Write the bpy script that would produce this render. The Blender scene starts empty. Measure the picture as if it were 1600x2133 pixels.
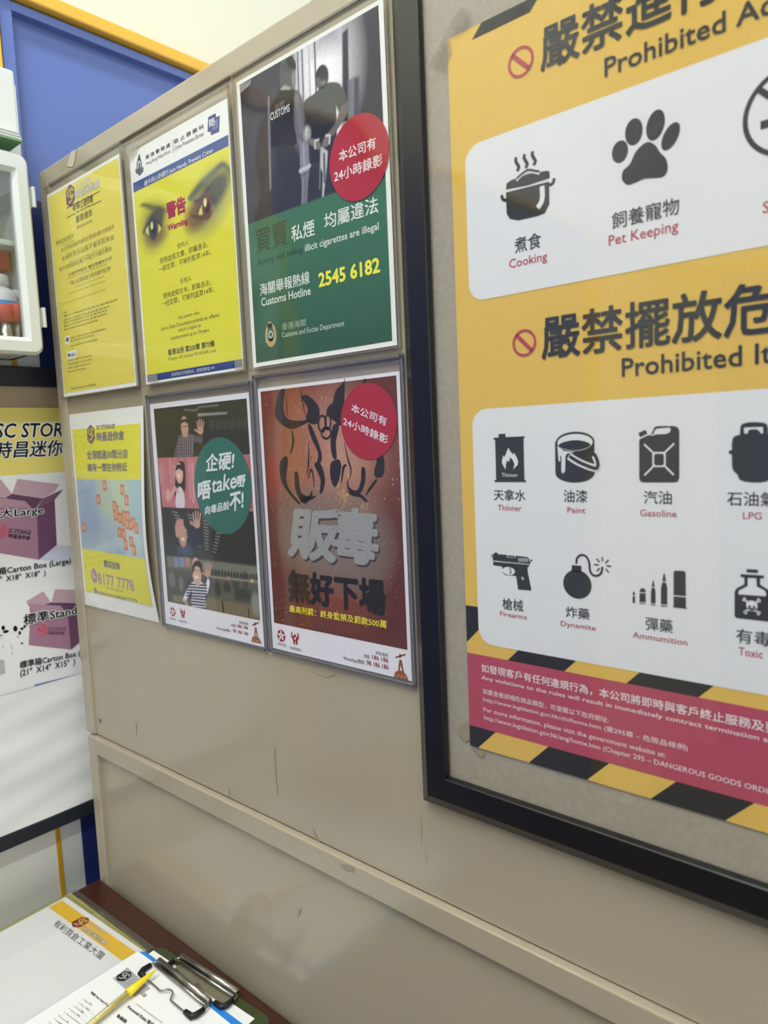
import bpy, bmesh, math, random
import numpy as np
from mathutils import Vector, Matrix
random.seed(7); rng = np.random.default_rng(7)
SC = bpy.context.scene; COL = SC.collection
# ---------------------------------------------------------------- camera, world, lights
W, H, FPX = 1600, 2133, 1508.0
CAM = Vector((0, -0.515, 1.6))
_a, _b, _c = -0.72531764, -0.0983468, -0.04331213
_f = Vector((math.sin(_a)*math.cos(_b), math.cos(_a)*math.cos(_b), math.sin(_b)))
_r0 = Vector((math.cos(_a), -math.sin(_a), 0)); _u0 = _r0.cross(_f)
RIGHT = math.cos(_c)*_r0 + math.sin(_c)*_u0; UP = -math.sin(_c)*_r0 + math.cos(_c)*_u0; FWD = _f
cd = bpy.data.cameras.new('camera'); cam = bpy.data.objects.new('camera', cd); COL.objects.link(cam)
cd.sensor_fit = 'HORIZONTAL'; cd.sensor_width = 36; cd.lens = FPX/W*36; cd.clip_start = .02
cam.matrix_world = Matrix(((RIGHT.x, UP.x, -FWD.x, CAM.x), (RIGHT.y, UP.y, -FWD.y, CAM.y), (RIGHT.z, UP.z, -FWD.z, CAM.z), (0, 0, 0, 1)))
cd.dof.use_dof = True; cd.dof.focus_distance = .78; cd.dof.aperture_fstop = 9.0
SC.camera = cam
wd = bpy.data.worlds.new('world'); SC.world = wd; wd.use_nodes = True
wd.node_tree.nodes['Background'].inputs[0].default_value = (.98, .99, .975, 1)
wd.node_tree.nodes['Background'].inputs[1].default_value = 1.45
SC.view_settings.view_transform = 'Standard'; SC.view_settings.look = 'None'
SC.view_settings.exposure = 0.0; SC.view_settings.gamma = 1; SC.view_settings.use_curve_mapping = False
LAMP = 130.0           # emission of the ceiling tubes

# ---------------------------------------------------------------- helpers
def lin(c):
    return tuple(((v/255)/12.92 if v/255 <= .04045 else ((v/255+.055)/1.055)**2.4) for v in c)
MATS = {}
def mat(name, col, rough=.6, spec=.3, metal=0, bump=None, noise=None, coat=0):
    if name in MATS: return MATS[name]
    m = bpy.data.materials.new(name); m.use_nodes = True; nt = m.node_tree; b = nt.nodes['Principled BSDF']
    c = lin(col)+(1,)
    b.inputs['Base Color'].default_value = c; b.inputs['Roughness'].default_value = rough
    b.inputs['Specular IOR Level'].default_value = spec; b.inputs['Metallic'].default_value = metal
    b.inputs['Coat Weight'].default_value = coat; b.inputs['Coat Roughness'].default_value = .08
    if noise or bump:
        tc = nt.nodes.new('ShaderNodeTexCoord')
    if noise:                                   # noise = (scale, amount, optional stretch)
        mp = nt.nodes.new('ShaderNodeMapping'); nt.links.new(tc.outputs['Object'], mp.inputs[0])
        if len(noise) > 2: mp.inputs['Scale'].default_value = noise[2]
        n = nt.nodes.new('ShaderNodeTexNoise'); n.inputs['Scale'].default_value = noise[0]; n.inputs['Detail'].default_value = 5
        nt.links.new(mp.outputs[0], n.inputs[0])
        r = nt.nodes.new('ShaderNodeMapRange'); r.inputs[1].default_value = .3; r.inputs[2].default_value = .7
        r.inputs[3].default_value = 1-noise[1]; r.inputs[4].default_value = 1+noise[1]
        nt.links.new(n.outputs[0], r.inputs[0])
        mx = nt.nodes.new('ShaderNodeMix'); mx.data_type = 'RGBA'; mx.blend_type = 'MULTIPLY'; mx.inputs[0].default_value = 1
        mx.inputs[6].default_value = c; nt.links.new(r.outputs[0], mx.inputs[7]); nt.links.new(mx.outputs[2], b.inputs['Base Color'])
    if bump:                                    # bump = (scale, strength)
        n2 = nt.nodes.new('ShaderNodeTexNoise'); n2.inputs['Scale'].default_value = bump[0]; n2.inputs['Detail'].default_value = 3
        nt.links.new(tc.outputs['Object'], n2.inputs[0])
        bp = nt.nodes.new('ShaderNodeBump'); bp.inputs['Strength'].default_value = bump[1]; bp.inputs['Distance'].default_value = .01
        nt.links.new(n2.outputs[0], bp.inputs['Height']); nt.links.new(bp.outputs[0], b.inputs['Normal'])
    MATS[name] = m; return m
def ink(r, g, b):                               # printing ink of one flat colour
    return mat('ink_%d_%d_%d' % (r, g, b), (r, g, b), .8, .06)
def emit(name, col, s):
    m = bpy.data.materials.new(name); m.use_nodes = True; nt = m.node_tree; nt.nodes.clear()
    e = nt.nodes.new('ShaderNodeEmission'); o = nt.nodes.new('ShaderNodeOutputMaterial')
    e.inputs[0].default_value = lin(col)+(1,); e.inputs[1].default_value = s; nt.links.new(e.outputs[0], o.inputs[0]); return m
def clear(name, tint, rough, wave, f0=.04, milky=0.0, scale=9):
    """thin clear plastic: transparent seen straight on, mirror-like at a slant"""
    m = bpy.data.materials.new(name); m.use_nodes = True; nt = m.node_tree; nt.nodes.clear(); N = nt.nodes.new; L = nt.links.new
    o = N('ShaderNodeOutputMaterial'); tr = N('ShaderNodeBsdfTransparent'); gl = N('ShaderNodeBsdfGlossy'); mx = N('ShaderNodeMixShader')
    tr.inputs[0].default_value = lin(tint)+(1,); gl.inputs['Roughness'].default_value = rough; gl.inputs[0].default_value = (.95, .95, .95, 1)
    lw = N('ShaderNodeLayerWeight'); lw.inputs[0].default_value = .5
    pw = N('ShaderNodeMath'); pw.operation = 'POWER'; pw.inputs[1].default_value = 5
    ml = N('ShaderNodeMath'); ml.operation = 'MULTIPLY_ADD'; ml.inputs[1].default_value = 1-f0; ml.inputs[2].default_value = f0
    L(lw.outputs['Facing'], pw.inputs[0]); L(pw.outputs[0], ml.inputs[0]); L(ml.outputs[0], mx.inputs[0])
    base = tr.outputs[0]
    if milky:
        df = N('ShaderNodeBsdfDiffuse'); df.inputs[0].default_value = lin((225, 225, 222))+(1,)
        m2 = N('ShaderNodeMixShader'); m2.inputs[0].default_value = milky; L(tr.outputs[0], m2.inputs[1]); L(df.outputs[0], m2.inputs[2]); base = m2.outputs[0]
    L(base, mx.inputs[1]); L(gl.outputs[0], mx.inputs[2]); L(mx.outputs[0], o.inputs[0])
    if wave:
        tc = N('ShaderNodeTexCoord'); n = N('ShaderNodeTexNoise'); n.inputs['Scale'].default_value = scale; n.inputs['Detail'].default_value = 1
        bp = N('ShaderNodeBump'); bp.inputs['Strength'].default_value = wave; bp.inputs['Distance'].default_value = .01
        L(tc.outputs['Object'], n.inputs[0]); L(n.outputs[0], bp.inputs['Height']); L(bp.outputs[0], gl.inputs['Normal'])
    return m
def vcol():
    if 'print_photo' in MATS: return MATS['print_photo']
    m = bpy.data.materials.new('print_photo'); m.use_nodes = True; nt = m.node_tree; b = nt.nodes['Principled BSDF']
    a = nt.nodes.new('ShaderNodeVertexColor'); a.layer_name = 'ink'; nt.links.new(a.outputs[0], b.inputs['Base Color'])
    b.inputs['Roughness'].default_value = .8; b.inputs['Specular IOR Level'].default_value = .06
    MATS['print_photo'] = m; return m

class M:
    """collects geometry in world space, then links it as ONE mesh object"""
    def __init__(s): s.v = []; s.f = []; s.m = []; s.mats = []; s.cols = None; s.smooth = False
    def mi(s, m):
        if m not in s.mats: s.mats.append(m)
        return s.mats.index(m)
    def add(s, vs, fs, m):
        o = len(s.v); k = s.mi(m); s.v += [tuple(v) for v in vs]
        for f in fs: s.f.append([i+o for i in f]); s.m.append(k)
        return s
    def bm(s, b, m):
        b.verts.index_update(); s.add([v.co.copy() for v in b.verts], [[v.index for v in f.verts] for f in b.faces], m); b.free(); return s
    def box(s, lo, hi, m, bev=0, seg=2):
        b = bmesh.new(); bmesh.ops.create_cube(b, size=1)
        for v in b.verts: v.co = Vector([(lo[i]+hi[i])/2 + v.co[i]*(hi[i]-lo[i]) for i in range(3)])
        if bev: bmesh.ops.bevel(b, geom=list(b.edges), offset=bev, segments=seg, profile=.5, affect='EDGES')
        return s.bm(b, m)
    def tube(s, pts, r, m, n=10, cap=True):
        pts = [Vector(p) for p in pts]; vs = []; fs = []; ref = None
        rr = r if isinstance(r, (list, tuple)) else [r]*len(pts)
        for i, p in enumerate(pts):
            t = (pts[min(i+1, len(pts)-1)]-pts[max(i-1, 0)]).normalized()
            if ref is None: ref = Vector((0, 0, 1)) if abs(t.z) < .9 else Vector((1, 0, 0))
            x = (ref - t*ref.dot(t)).normalized(); y = t.cross(x); ref = x
            for k in range(n):
                q = 2*math.pi*k/n; vs.append(p + rr[i]*(math.cos(q)*x+math.sin(q)*y))
        for i in range(len(pts)-1):
            for k in range(n): fs.append([i*n+k, i*n+(k+1) % n, (i+1)*n+(k+1) % n, (i+1)*n+k])
        if cap: fs.append(list(range(n))[::-1]); fs.append([(len(pts)-1)*n+k for k in range(n)])
        return s.add(vs, fs, m)
    def lathe(s, c, prof, m, n=28):
        vs = []; fs = []
        for r, z in prof:
            for k in range(n): q = 2*math.pi*k/n; vs.append((c[0]+r*math.cos(q), c[1]+r*math.sin(q), c[2]+z))
        for i in range(len(prof)-1):
            for k in range(n): fs.append([i*n+k, i*n+(k+1) % n, (i+1)*n+(k+1) % n, (i+1)*n+k])
        fs.append(list(range(n))[::-1]); fs.append([(len(prof)-1)*n+k for k in range(n)])
        return s.add(vs, fs, m)
    def build(s, name, parent=None, smooth=False):
        me = bpy.data.meshes.new(name); org = root_loc(parent) if parent else Vector((0, 0, 0))
        if not parent:                          # a thing that is one mesh: origin at its base centre
            a = np.array(s.v); org = Vector(((a[:, 0].min()+a[:, 0].max())/2, (a[:, 1].min()+a[:, 1].max())/2, a[:, 2].min()))
        me.from_pydata([Vector(v)-org for v in s.v], [], s.f)
        for m in s.mats: me.materials.append(m)
        me.polygons.foreach_set('material_index', s.m)
        if smooth: me.polygons.foreach_set('use_smooth', [True]*len(s.f))
        if s.cols is not None:
            at = me.color_attributes.new('ink', 'FLOAT_COLOR', 'POINT'); at.data.foreach_set('color', s.cols.astype(np.float32).ravel())
        me.update()
        o = bpy.data.objects.new(name, me); COL.objects.link(o)
        if parent: o.parent = parent
        else: o.location = org
        return o
def root_loc(o):
    while o.parent: o = o.parent
    return Vector(o.location)
def thing(name, label, cat, loc, group=None):
    o = bpy.data.objects.new(name, None); COL.objects.link(o); o.location = loc; o.empty_display_size = .05
    return tag(o, label, cat, group)
def tag(o, label, cat, group=None):
    o['label'] = label; o['category'] = cat
    if group: o['group'] = group
    return o
def struct(o): o['kind'] = 'structure'; return o

_tx = {}
def glyphs(body, bold=0, shear=0, res=2):
    k = (body, bold, shear, res)
    if k not in _tx:
        c = bpy.data.curves.new('t', 'FONT'); c.body = body; c.size = 1; c.resolution_u = res; c.shear = shear
        o = bpy.data.objects.new('t', c); COL.objects.link(o); bpy.context.view_layer.update()
        me = bpy.data.meshes.new_from_object(o.evaluated_get(bpy.context.evaluated_depsgraph_get()))
        vs = np.array([v.co[:2] for v in me.vertices]).reshape(-1, 2); fs = [list(p.vertices) for p in me.polygons]
        bpy.data.objects.remove(o); bpy.data.curves.remove(c); bpy.data.meshes.remove(me); _tx[k] = (vs, fs)
    return _tx[k]
def spl(pts, n=6, closed=True):
    P = [Vector(p) for p in pts]; out = []; L = len(P)
    for i in range(L if closed else L-1):
        g = lambda j: P[j % L] if closed else P[min(max(j, 0), L-1)]
        a, b, c, d = g(i-1), g(i), g(i+1), g(i+2)
        for k in range(n):
            t = k/n; out.append(.5*((2*b)+(c-a)*t+(2*a-5*b+4*c-d)*t*t+(3*b-a-3*c+d)*t**3))
    if not closed: out.append(P[-1])
    return [tuple(p) for p in out]

class Plane:
    """a real flat sheet in the room; positions measured on the photo are put back onto it"""
    def __init__(s, O, U, V, bend=None):
        s.O = Vector(O); s.U = Vector(U).normalized(); s.V = Vector(V).normalized(); s.N = s.U.cross(s.V); s.bend = bend
        s.zm = lambda x, y: (x, y)
    def zoom(s, x0, y0, k): s.zm = lambda x, y: (x0+k*x, y0+k*y); return s
    def hit(s, px, py, off=0):
        d = RIGHT*((px-W/2)/FPX) + UP*((H/2-py)/FPX) + FWD
        t = (s.O + s.N*off - CAM).dot(s.N)/d.dot(s.N); p = CAM + d*t - s.O
        return p.dot(s.U), p.dot(s.V)
    def uv(s, p, off=0): return s.hit(*s.zm(*p), off)
    def P(s, u, v, off): return s.O + s.U*u + s.V*v + s.N*(off + (s.bend(u, v) if s.bend else 0))
    def vp(s, d): return (W/2+FPX*d.dot(RIGHT)/d.dot(FWD), H/2-FPX*d.dot(UP)/d.dot(FWD))
    def along(s, d, a, x=None, y=None):         # the point of the line through photo point a in direction d
        v = s.vp(d)
        if x is not None: return (x, a[1]+(x-a[0])*(v[1]-a[1])/(v[0]-a[0]))
        return (a[0]+(y-a[1])*(v[0]-a[0])/(v[1]-a[1]), y)
    # --- shapes laid on the sheet -------------------------------------------------
    def face(s, m, uvs, off, mt):
        n = len(uvs); ar = sum(uvs[i][0]*uvs[(i+1) % n][1]-uvs[(i+1) % n][0]*uvs[i][1] for i in range(n))
        if ar < 0: uvs = uvs[::-1]
        m.add([s.P(u, v, off) for u, v in uvs], [list(range(n))], mt)
    def poly(s, m, pts, off, mt, smooth=0):
        if smooth: pts = spl(pts, smooth)
        s.face(m, [s.uv(p, off) for p in pts], off, mt)
    def rect(s, m, u0, v0, u1, v1, off, mt, r=0, nu=1, nv=1):
        if r:
            q = []
            for cx, cy, a in ((u1-r, v1-r, 0), (u0+r, v1-r, 90), (u0+r, v0+r, 180), (u1-r, v0+r, 270)):
                q += [(cx+r*math.cos(math.radians(a+k*15)), cy+r*math.sin(math.radians(a+k*15))) for k in range(7)]
            s.face(m, q, off, mt); return
        us = np.linspace(u0, u1, nu+1); vs = np.linspace(v0, v1, nv+1)
        m.add([s.P(u, v, off) for v in vs for u in us], [[j*(nu+1)+i, j*(nu+1)+i+1, (j+1)*(nu+1)+i+1, (j+1)*(nu+1)+i] for j in range(nv) for i in range(nu)], mt)
    def ell(s, m, c, rx, ry, off, mt, rot=0, mm=False, n=36):
        """centre in photo pixels; radii in metres (mm=True) or in zoom pixels across/up"""
        u, v = s.uv(c, off)
        if not mm:
            a = s.uv((c[0]+rx, c[1]), off); b = s.uv((c[0], c[1]-ry), off); rx = math.dist(a, (u, v)); ry = math.dist(b, (u, v))
        q = []
        for k in range(n):
            t = 2*math.pi*k/n; x, y = rx*math.cos(t), ry*math.sin(t); cr, sr = math.cos(rot), math.sin(rot)
            q.append((u+x*cr-y*sr, v+x*sr+y*cr))
        s.face(m, q, off, mt)
    def ring(s, m, c, r0, r1, off, mt, n=40):
        u, v = s.uv(c, off); vs = []; fs = []
        for k in range(n):
            t = 2*math.pi*k/n
            for r in (r0, r1): vs.append(s.P(u+r*math.cos(t), v+r*math.sin(t), off))
        for k in range(n): a, b = 2*k, 2*((k+1) % n); fs.append([a, a+1, b+1, b])
        m.add(vs, fs, mt)
    def stroke(s, m, pts, w, off, mt, smooth=0, taper=False):
        if smooth: pts = spl(pts, smooth, False)
        q = [Vector(s.uv(p, off)) for p in pts]; L = []; R = []
        for i, p in enumerate(q):
            t = (q[min(i+1, len(q)-1)]-q[max(i-1, 0)]).normalized(); n = Vector((-t.y, t.x)); k = w/2
            if taper: k *= .25+1.5*min(i, len(q)-1-i)/len(q)
            L.append(p+n*k); R.append(p-n*k)
        n = len(q)
        m.add([s.P(*p, off) for p in R]+[s.P(*p, off) for p in L], [[i, i+1, n+i+1, n+i] for i in range(n-1)], mt)
    def text3(s, m, body, lb, rb, lt, off, mt, bold=0, shear=0, nfit=None, res=2):
        """ink box of the words fitted to left-bottom, right-bottom, left-top (sheet coordinates)"""
        vs, fs = glyphs(body, 0, shear, res); ref = glyphs(body[:nfit], 0, shear, res)[0] if nfit else vs
        x0, y0 = ref.min(0); x1, y1 = ref.max(0); y0 = min(y0, vs[:, 1].min()) if nfit is None else y0
        a = np.array(lb); ex = (np.array(rb)-a)/(x1-x0); ey = (np.array(lt)-a)/(y1-y0)
        q = a + (vs[:, :1]-x0)*ex + (vs[:, 1:]-y0)*ey
        nb = 0 if bold <= 0 else (4 if bold < .02 else 8)
        m.add([s.P(u, v, off) for u, v in q], fs, mt)
        for k in range(nb):                     # heavier strokes: the same letters shifted by a hair
            g = 2*math.pi*(k+.5)/nb; dq = q + ex*bold*math.cos(g)*.9 + ey*bold*math.sin(g)*.9
            m.add([s.P(u, v, off+6e-6*(k+1)) for u, v in dq], fs, mt)
    def T(s, m, body, x0, y0, x1, yt, off, mt, bold=0, shear=0, nfit=None, res=2):
        a = s.zm(x0, y0); xr = s.zm(x1, y0)[0]; yy = s.zm(x0, yt)[1]
        b = s.along(s.U, a, x=xr); c = s.along(s.V, a, y=yy)
        s.text3(m, body, s.hit(*a, off), s.hit(*b, off), s.hit(*c, off), off, mt, bold, shear, nfit, res)
    def T3(s, m, body, lb, rb, lt, off, mt, bold=0, shear=0):
        s.text3(m, body, s.uv(lb, off), s.uv(rb, off), s.uv(lt, off), off, mt, bold, shear)

class Paint:
    """a printed photograph: ink colours on a fine grid over part of a sheet"""
    def __init__(s, pl, u0, v0, u1, v1, cell, col):
        s.pl = pl; s.b = (u0, v0, u1, v1); s.nu = int((u1-u0)/cell)+2; s.nv = int((v1-v0)/cell)+2
        s.U, s.V = np.meshgrid(np.linspace(u0, u1, s.nu), np.linspace(v0, v1, s.nv)); s.c = np.ones((s.nv, s.nu, 3))*np.array(lin(col))
    def mixin(s, k, col): s.c += k[..., None]*(np.array(lin(col))-s.c)
    def q(s, pts): return [s.pl.uv(p, .0008) for p in pts]
    def seg(s, q, closed):
        d = np.full(s.U.shape, 1e9); n = len(q)
        for i in range(n if closed else n-1):
            (ax, ay), (bx, by) = q[i], q[(i+1) % n]; dx, dy = bx-ax, by-ay
            t = np.clip(((s.U-ax)*dx+(s.V-ay)*dy)/(dx*dx+dy*dy+1e-12), 0, 1)
            d = np.minimum(d, np.hypot(s.U-ax-t*dx, s.V-ay-t*dy))
        return d
    def poly(s, pts, col, blur=.8, a=1, smooth=0):
        if smooth: pts = spl(pts, smooth)
        q = s.q(pts); ins = np.zeros(s.U.shape, bool); n = len(q)
        for i in range(n):
            (ax, ay), (bx, by) = q[i], q[(i+1) % n]
            if ay != by: ins ^= ((ay > s.V) != (by > s.V)) & (s.U < (bx-ax)*(s.V-ay)/(by-ay)+ax)
        d = s.seg(q, True)*np.where(ins, 1, -1); s.mixin(np.clip(d/(blur*.001)+.5, 0, 1)*a, col)
    def ell(s, c, rx, ry, col, blur=.15, a=1, rot=0):
        """radii in mm, blur as a share of the radius"""
        u, v = s.q([c])[0]; x, y = s.U-u, s.V-v; cr, sr = math.cos(rot), math.sin(rot)
        r = np.hypot((x*cr+y*sr)/(rx*.001), (-x*sr+y*cr)/(ry*.001)); s.mixin(np.clip((1-r)/blur+.5, 0, 1)*a, col)
    def line(s, pts, w, col, blur=.6, a=1, smooth=0):
        if smooth: pts = spl(pts, smooth, False)
        d = s.seg(s.q(pts), False); s.mixin(np.clip((w*.0005-d)/(blur*.001)+.5, 0, 1)*a, col)
    def noise(s, amp, k=3, col=None):
        n = rng.random((s.nv//k+2, s.nu//k+2)); n = np.kron(n, np.ones((k, k)))[:s.nv, :s.nu]
        if col is None: s.c *= (1+amp*(n[..., None]-.5))
        else: s.mixin((n > 1-amp)*.8, col)
    def mesh(s, off=.00095):
        m = M(); mt = vcol(); m.mats.append(mt); P = s.pl
        m.v = [tuple(P.P(u, v, off)) for u, v in zip(s.U.ravel(), s.V.ravel())]
        i = np.arange((s.nv-1)*s.nu).reshape(s.nv-1, s.nu)[:, :-1].ravel()
        m.f = np.stack([i, i+1, i+1+s.nu, i+s.nu], 1).tolist(); m.m = [0]*len(m.f)
        m.cols = np.concatenate([np.clip(s.c, 0, 1).reshape(-1, 3), np.ones((s.nu*s.nv, 1))], 1); return m

FACE = lambda off=0: Plane((0, -off, 1.6), (1, 0, 0), (0, 0, 1))
def wall(X): return Plane((X, 0, 1.6), (0, 1, 0), (0, 0, 1))
L1, L2, L3, L4 = .00105, .0012, .00135, .0015     # ink layers above a sheet

# ---------------------------------------------------------------- materials
beige = mat('cabinet_paint', (157, 147, 129), .16, .5, noise=(3, .03), bump=(60, .02))
white_p = mat('white_paper', (226, 226, 228), .7, .2)
white_paint = mat('white_paint', (204, 208, 207), .4, .4)
cream = mat('cream_wall', (212, 211, 196), .6, .2)
blue_p = mat('blue_paint', (86, 106, 166), .35, .4)
navy = mat('navy_paint', (30, 42, 100), .4, .4)
yellow_t = mat('yellow_trim_paint', (214, 168, 66), .4, .4)
black_f = mat('black_frame', (13, 13, 17), .28, .5)
steel = mat('steel', (170, 166, 158), .25, .5, metal=1)
BLK = ink(34, 34, 38); WHT = ink(226, 227, 230); RED = ink(168, 62, 82)

# ---------------------------------------------------------------- the room
XW = -1.19
r = M(); r.box((-1.6, -3.2, -.05), (2.6, 1.4, 0), mat('floor_vinyl', (120, 116, 110), .4)); struct(r.build('floor'))
r = M(); r.box((-1.6, -3.2, 3.5), (2.6, 1.4, 3.55), cream); struct(r.build('ceiling'))
r = M(); r.box((XW-.12, -3.2, 0), (XW-.03, 1.4, 3.5), cream); struct(r.build('wall_left'))
r = M(); r.box((-1.6, -3.25, 0), (2.6, -3.2, 3.5), cream); struct(r.build('wall_front'))
def wq(px, py, X): return wall(X).hit(px, py)
# yellow trim along the top, blue door frame and recessed blue panel, white strip panels
zt0 = wq(411, 146, XW+.012)[1]+1.6; zt1 = wq(430, 129, XW+.012)[1]+1.6
r = M(); r.box((XW-.03, -3.2, zt0), (XW+.012, 1.4, zt1), yellow_t, .003); struct(r.build('trim_1'))
yb0 = wq(3, 80, XW)[0]; yb1 = wq(24, 22, XW)[0]; zb1 = wq(27, 22, XW)[1]+1.6
r = M(); r.box((XW-.03, yb0, 0), (XW, yb1, zt0-.004), blue_p, .001); r.box((XW-.03, yb1, zb1), (XW, 1.4, zt0-.004), blue_p, .001); struct(r.build('trim_2'))
r = M(); r.box((XW-.03, yb1, .95), (XW-.016, 1.4, zb1), blue_p); struct(r.build('door_1'))
zs = wq(60, 470, XW)[1]+1.6
yn0 = wq(166, 1704, XW)[0]
r = M(); r.box((XW-.03, yn0, 0), (XW+.001, 1.4, wq(84, 420, XW)[1]+1.6), navy); struct(r.build('trim_3'))
ys0 = wq(114, 1727, XW)[0]; ys1 = wq(124, 1727, XW)[0]
r = M(); r.box((XW-.03, ys1, 0), (XW+.0015, yn0, 2.17), white_paint); struct(r.build('wall_panel_left'))
r = M(); r.box((XW-.03, ys0, 0), (XW+.003, ys1, 2.15), mat('ochre_strip', (196, 150, 36), .4), .001); struct(r.build('trim_4'))
r = M(); r.box((XW-.03, -.044, 2.17), (XW+.006, yb0-.003, zt0), yellow_t, .002); struct(r.build('trim_5'))
r = M(); r.box((XW-.03, -.52, 0), (XW+.0005, ys0, zt0-.002), mat('panel_cream', (232, 231, 224), .35, .4)); struct(r.build('wall_panel_side'))
r = M(); r.box((XW-.03, -.56, 0), (XW+.012, -.52, zt0), yellow_t); r.box((XW-.03, -2.05, 0), (XW+.012, -1.98, zt0), yellow_t); struct(r.build('trim_6'))
r = M(); r.box((XW-.03, -1.98, 0), (XW-.01, -.56, zt0), blue_p); struct(r.build('door_2'))
r = M()
for i in range(4):
    x = -1.1+i*.95; r.box((x, -3.2, 0), (x+.8, -3.17, 2.3), (blue_p, white_paint)[i % 2], .002)
struct(r.build('door_3'))
r = M(); r.box((-1.6, -3.2, 2.3), (2.6, -3.16, 2.34), yellow_t); struct(r.build('trim_7'))
lamp_m = emit('tube_glow', (250, 254, 249), LAMP)
def ceiling_light(x, y0, y1, label):
    t = thing('ceiling_light', label, 'lamp', (x, (y0+y1)/2, 3.42), 'fluorescent ceiling lights')
    M().box((x-.08, y0, 3.45), (x+.08, y1, 3.5), white_paint, .004).build('housing', t)
    for d in (-.035, .035): M().tube([(x+d, y0+.03, 3.43), (x+d, y1-.03, 3.43)], .014, lamp_m, 12).build('tube', t)
ceiling_light(-.6, -1.75, -.22, 'twin tube fluorescent light over the counter near the blue wall')
ceiling_light(.55, -2.3, -.9, 'twin tube fluorescent ceiling light farther from the blue wall')

# ---------------------------------------------------------------- steel cabinets
k6 = (.515-.002)/.515; k8 = (.515-.006)/.515
cx0 = -1.115*k6; cx1 = .9; zt = 1.6+.4185*k6; zs1 = 1.6-.4485*k8; lx0 = -1.113*k8
up = thing('metal_cabinet', 'upper beige steel cabinet covered with posters, standing on another', 'cabinet', ((cx0+cx1)/2, .22, zs1))
b = M(); b.box((cx0+.001, .002, zs1+.002), (cx1, .44, zt-.002), beige); b.build('body', up)
b = M()
b.box((cx0, -.002, zs1+.002), (-1.0885*k6, .02, zt), beige, .0015)
b.box((-1.0885*k6, -.002, 1.6+.3945*k6), (cx1, .02, zt), beige, .0015); b.build('border', up)
lo = thing('metal_cabinet', 'lower beige steel cabinet rising behind the brown counter, bare of posters', 'cabinet', ((cx0+cx1)/2, .22, 0))
b = M(); b.box((lx0+.001, .002, 0), (cx1, .44, zs1-.001), beige); b.build('body', lo)
b = M(); b.box((lx0, -.006, 0), (-1.0885*k8, .02, zs1), beige, .002, 3)
b.box((-1.0885*k8-.001, -.006, 1.6-.4765*k8), (cx1, .02, zs1), beige, .0018, 3); b.build('border', lo)
fp = FACE(-.002)
s = M(); g = mat('hole_plug', (98, 102, 104), .5)
fp.zoom(150, 1480, .1876); fp.ell(s, (308, 115), .0028, .0036, .0012, g, mm=True); s.build('hole_plug', up)
s = M(); g = mat('scuff', (150, 141, 121), .7, .1); fp.zoom(200, 1500, .5)
for pts, w in ((((742, 110), (745, 200), (755, 312)), .0042), (((1350, 395), (1354, 505)), .003), (((165, 10), (168, 70)), .003), (((554, 280), (553, 320)), .002), (((277, 55), (283, 75)), .003), (((900, 445), (930, 510), (972, 545)), .003), (((1376, 550), (1374, 590)), .002), (((1222, 450), (1224, 480)), .001)):
    s = M(); fp.stroke(s, pts, w, .0006, g, 4, True); s.build('scuff_mark', up)
s = M(); fp.zoom(640, 1370, 1); fp.stroke(s, ((10, 28), (40, 36), (62, 30)), .006, .0006, mat('scuff_pale', (150, 142, 120), .8, .1), 3, True)
s.build('scuff_mark', up)
s = M(); fp.zoom(60, 250, .1875); g2 = mat('old_tape', (176, 168, 150), .7, .1)
q = Plane((0, -.002, 1.6), (1, 0, 0), (0, 0, 1)).zoom(60, 250, .1875); q.poly(s, ((470, 350), (532, 325), (505, 470), (490, 520), (425, 515)), .0006, g2)
s.build('tape_remnant', up)
s = M(); q = Plane((0, -.006, 1.6), (1, 0, 0), (0, 0, 1)).zoom(200, 1500, .5)
q.poly(s, ((1018, 605), (1042, 604), (1076, 618), (1074, 634), (1058, 626), (1044, 632)), .0006, g); s.build('tape_remnant', lo)
s = M(); fp.zoom(200, 1500, .5); fp.stroke(s, ((690, 718), (705, 738), (718, 750)), .0015, .0006, g, 3, True); s.build('scuff_mark', lo); s = M(); fp.stroke(s, ((852, 785), (846, 805), (838, 820)), .003, .0006, g, 3, True); s.build('scuff_mark', lo)

# ---------------------------------------------------------------- logo shared by several sheets
def hexlogo(pl, m, c, w, off, dark, light, col2=None):
    """round-cornered hexagon with an S-shaped mark"""
    u, v = pl.uv(c, off); pts = [(-.46, .3), (-.05, .56), (.12, .56), (.5, .32), (.5, -.3), (.1, -.56), (-.1, -.56), (-.5, -.34)]
    pl.face(m, [(u+x*w, v+y*w) for x, y in pts], off, dark)
    z = lambda L: [(u+x*w, v+y*w) for x, y in L]
    def st(L, wd):
        q = [Vector(p) for p in z(L)]
        for a, b in zip(q, q[1:]):
            n = Vector((-(b-a).y, (b-a).x)).normalized()*wd*w/2; d = (b-a).normalized()*wd*w*.3
            pl.face(m, [tuple(a-n-d), tuple(b-n+d), tuple(b+n+d), tuple(a+n-d)], off+.00015, light)
    st([(-.05, .36), (-.33, .12), (-.1, -.05), (.12, .1), (.12, -.25), (-.2, -.34)], .1); st([(.36, .22), (.2, .36), (.0, .12)], .1); st([(.36, -.02), (.2, -.12)], .1)
def halo(pl, m, fn, off, dark, light, bold=.035):
    fn(off, dark, bold); fn(off+.0001, light, 0)

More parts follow.
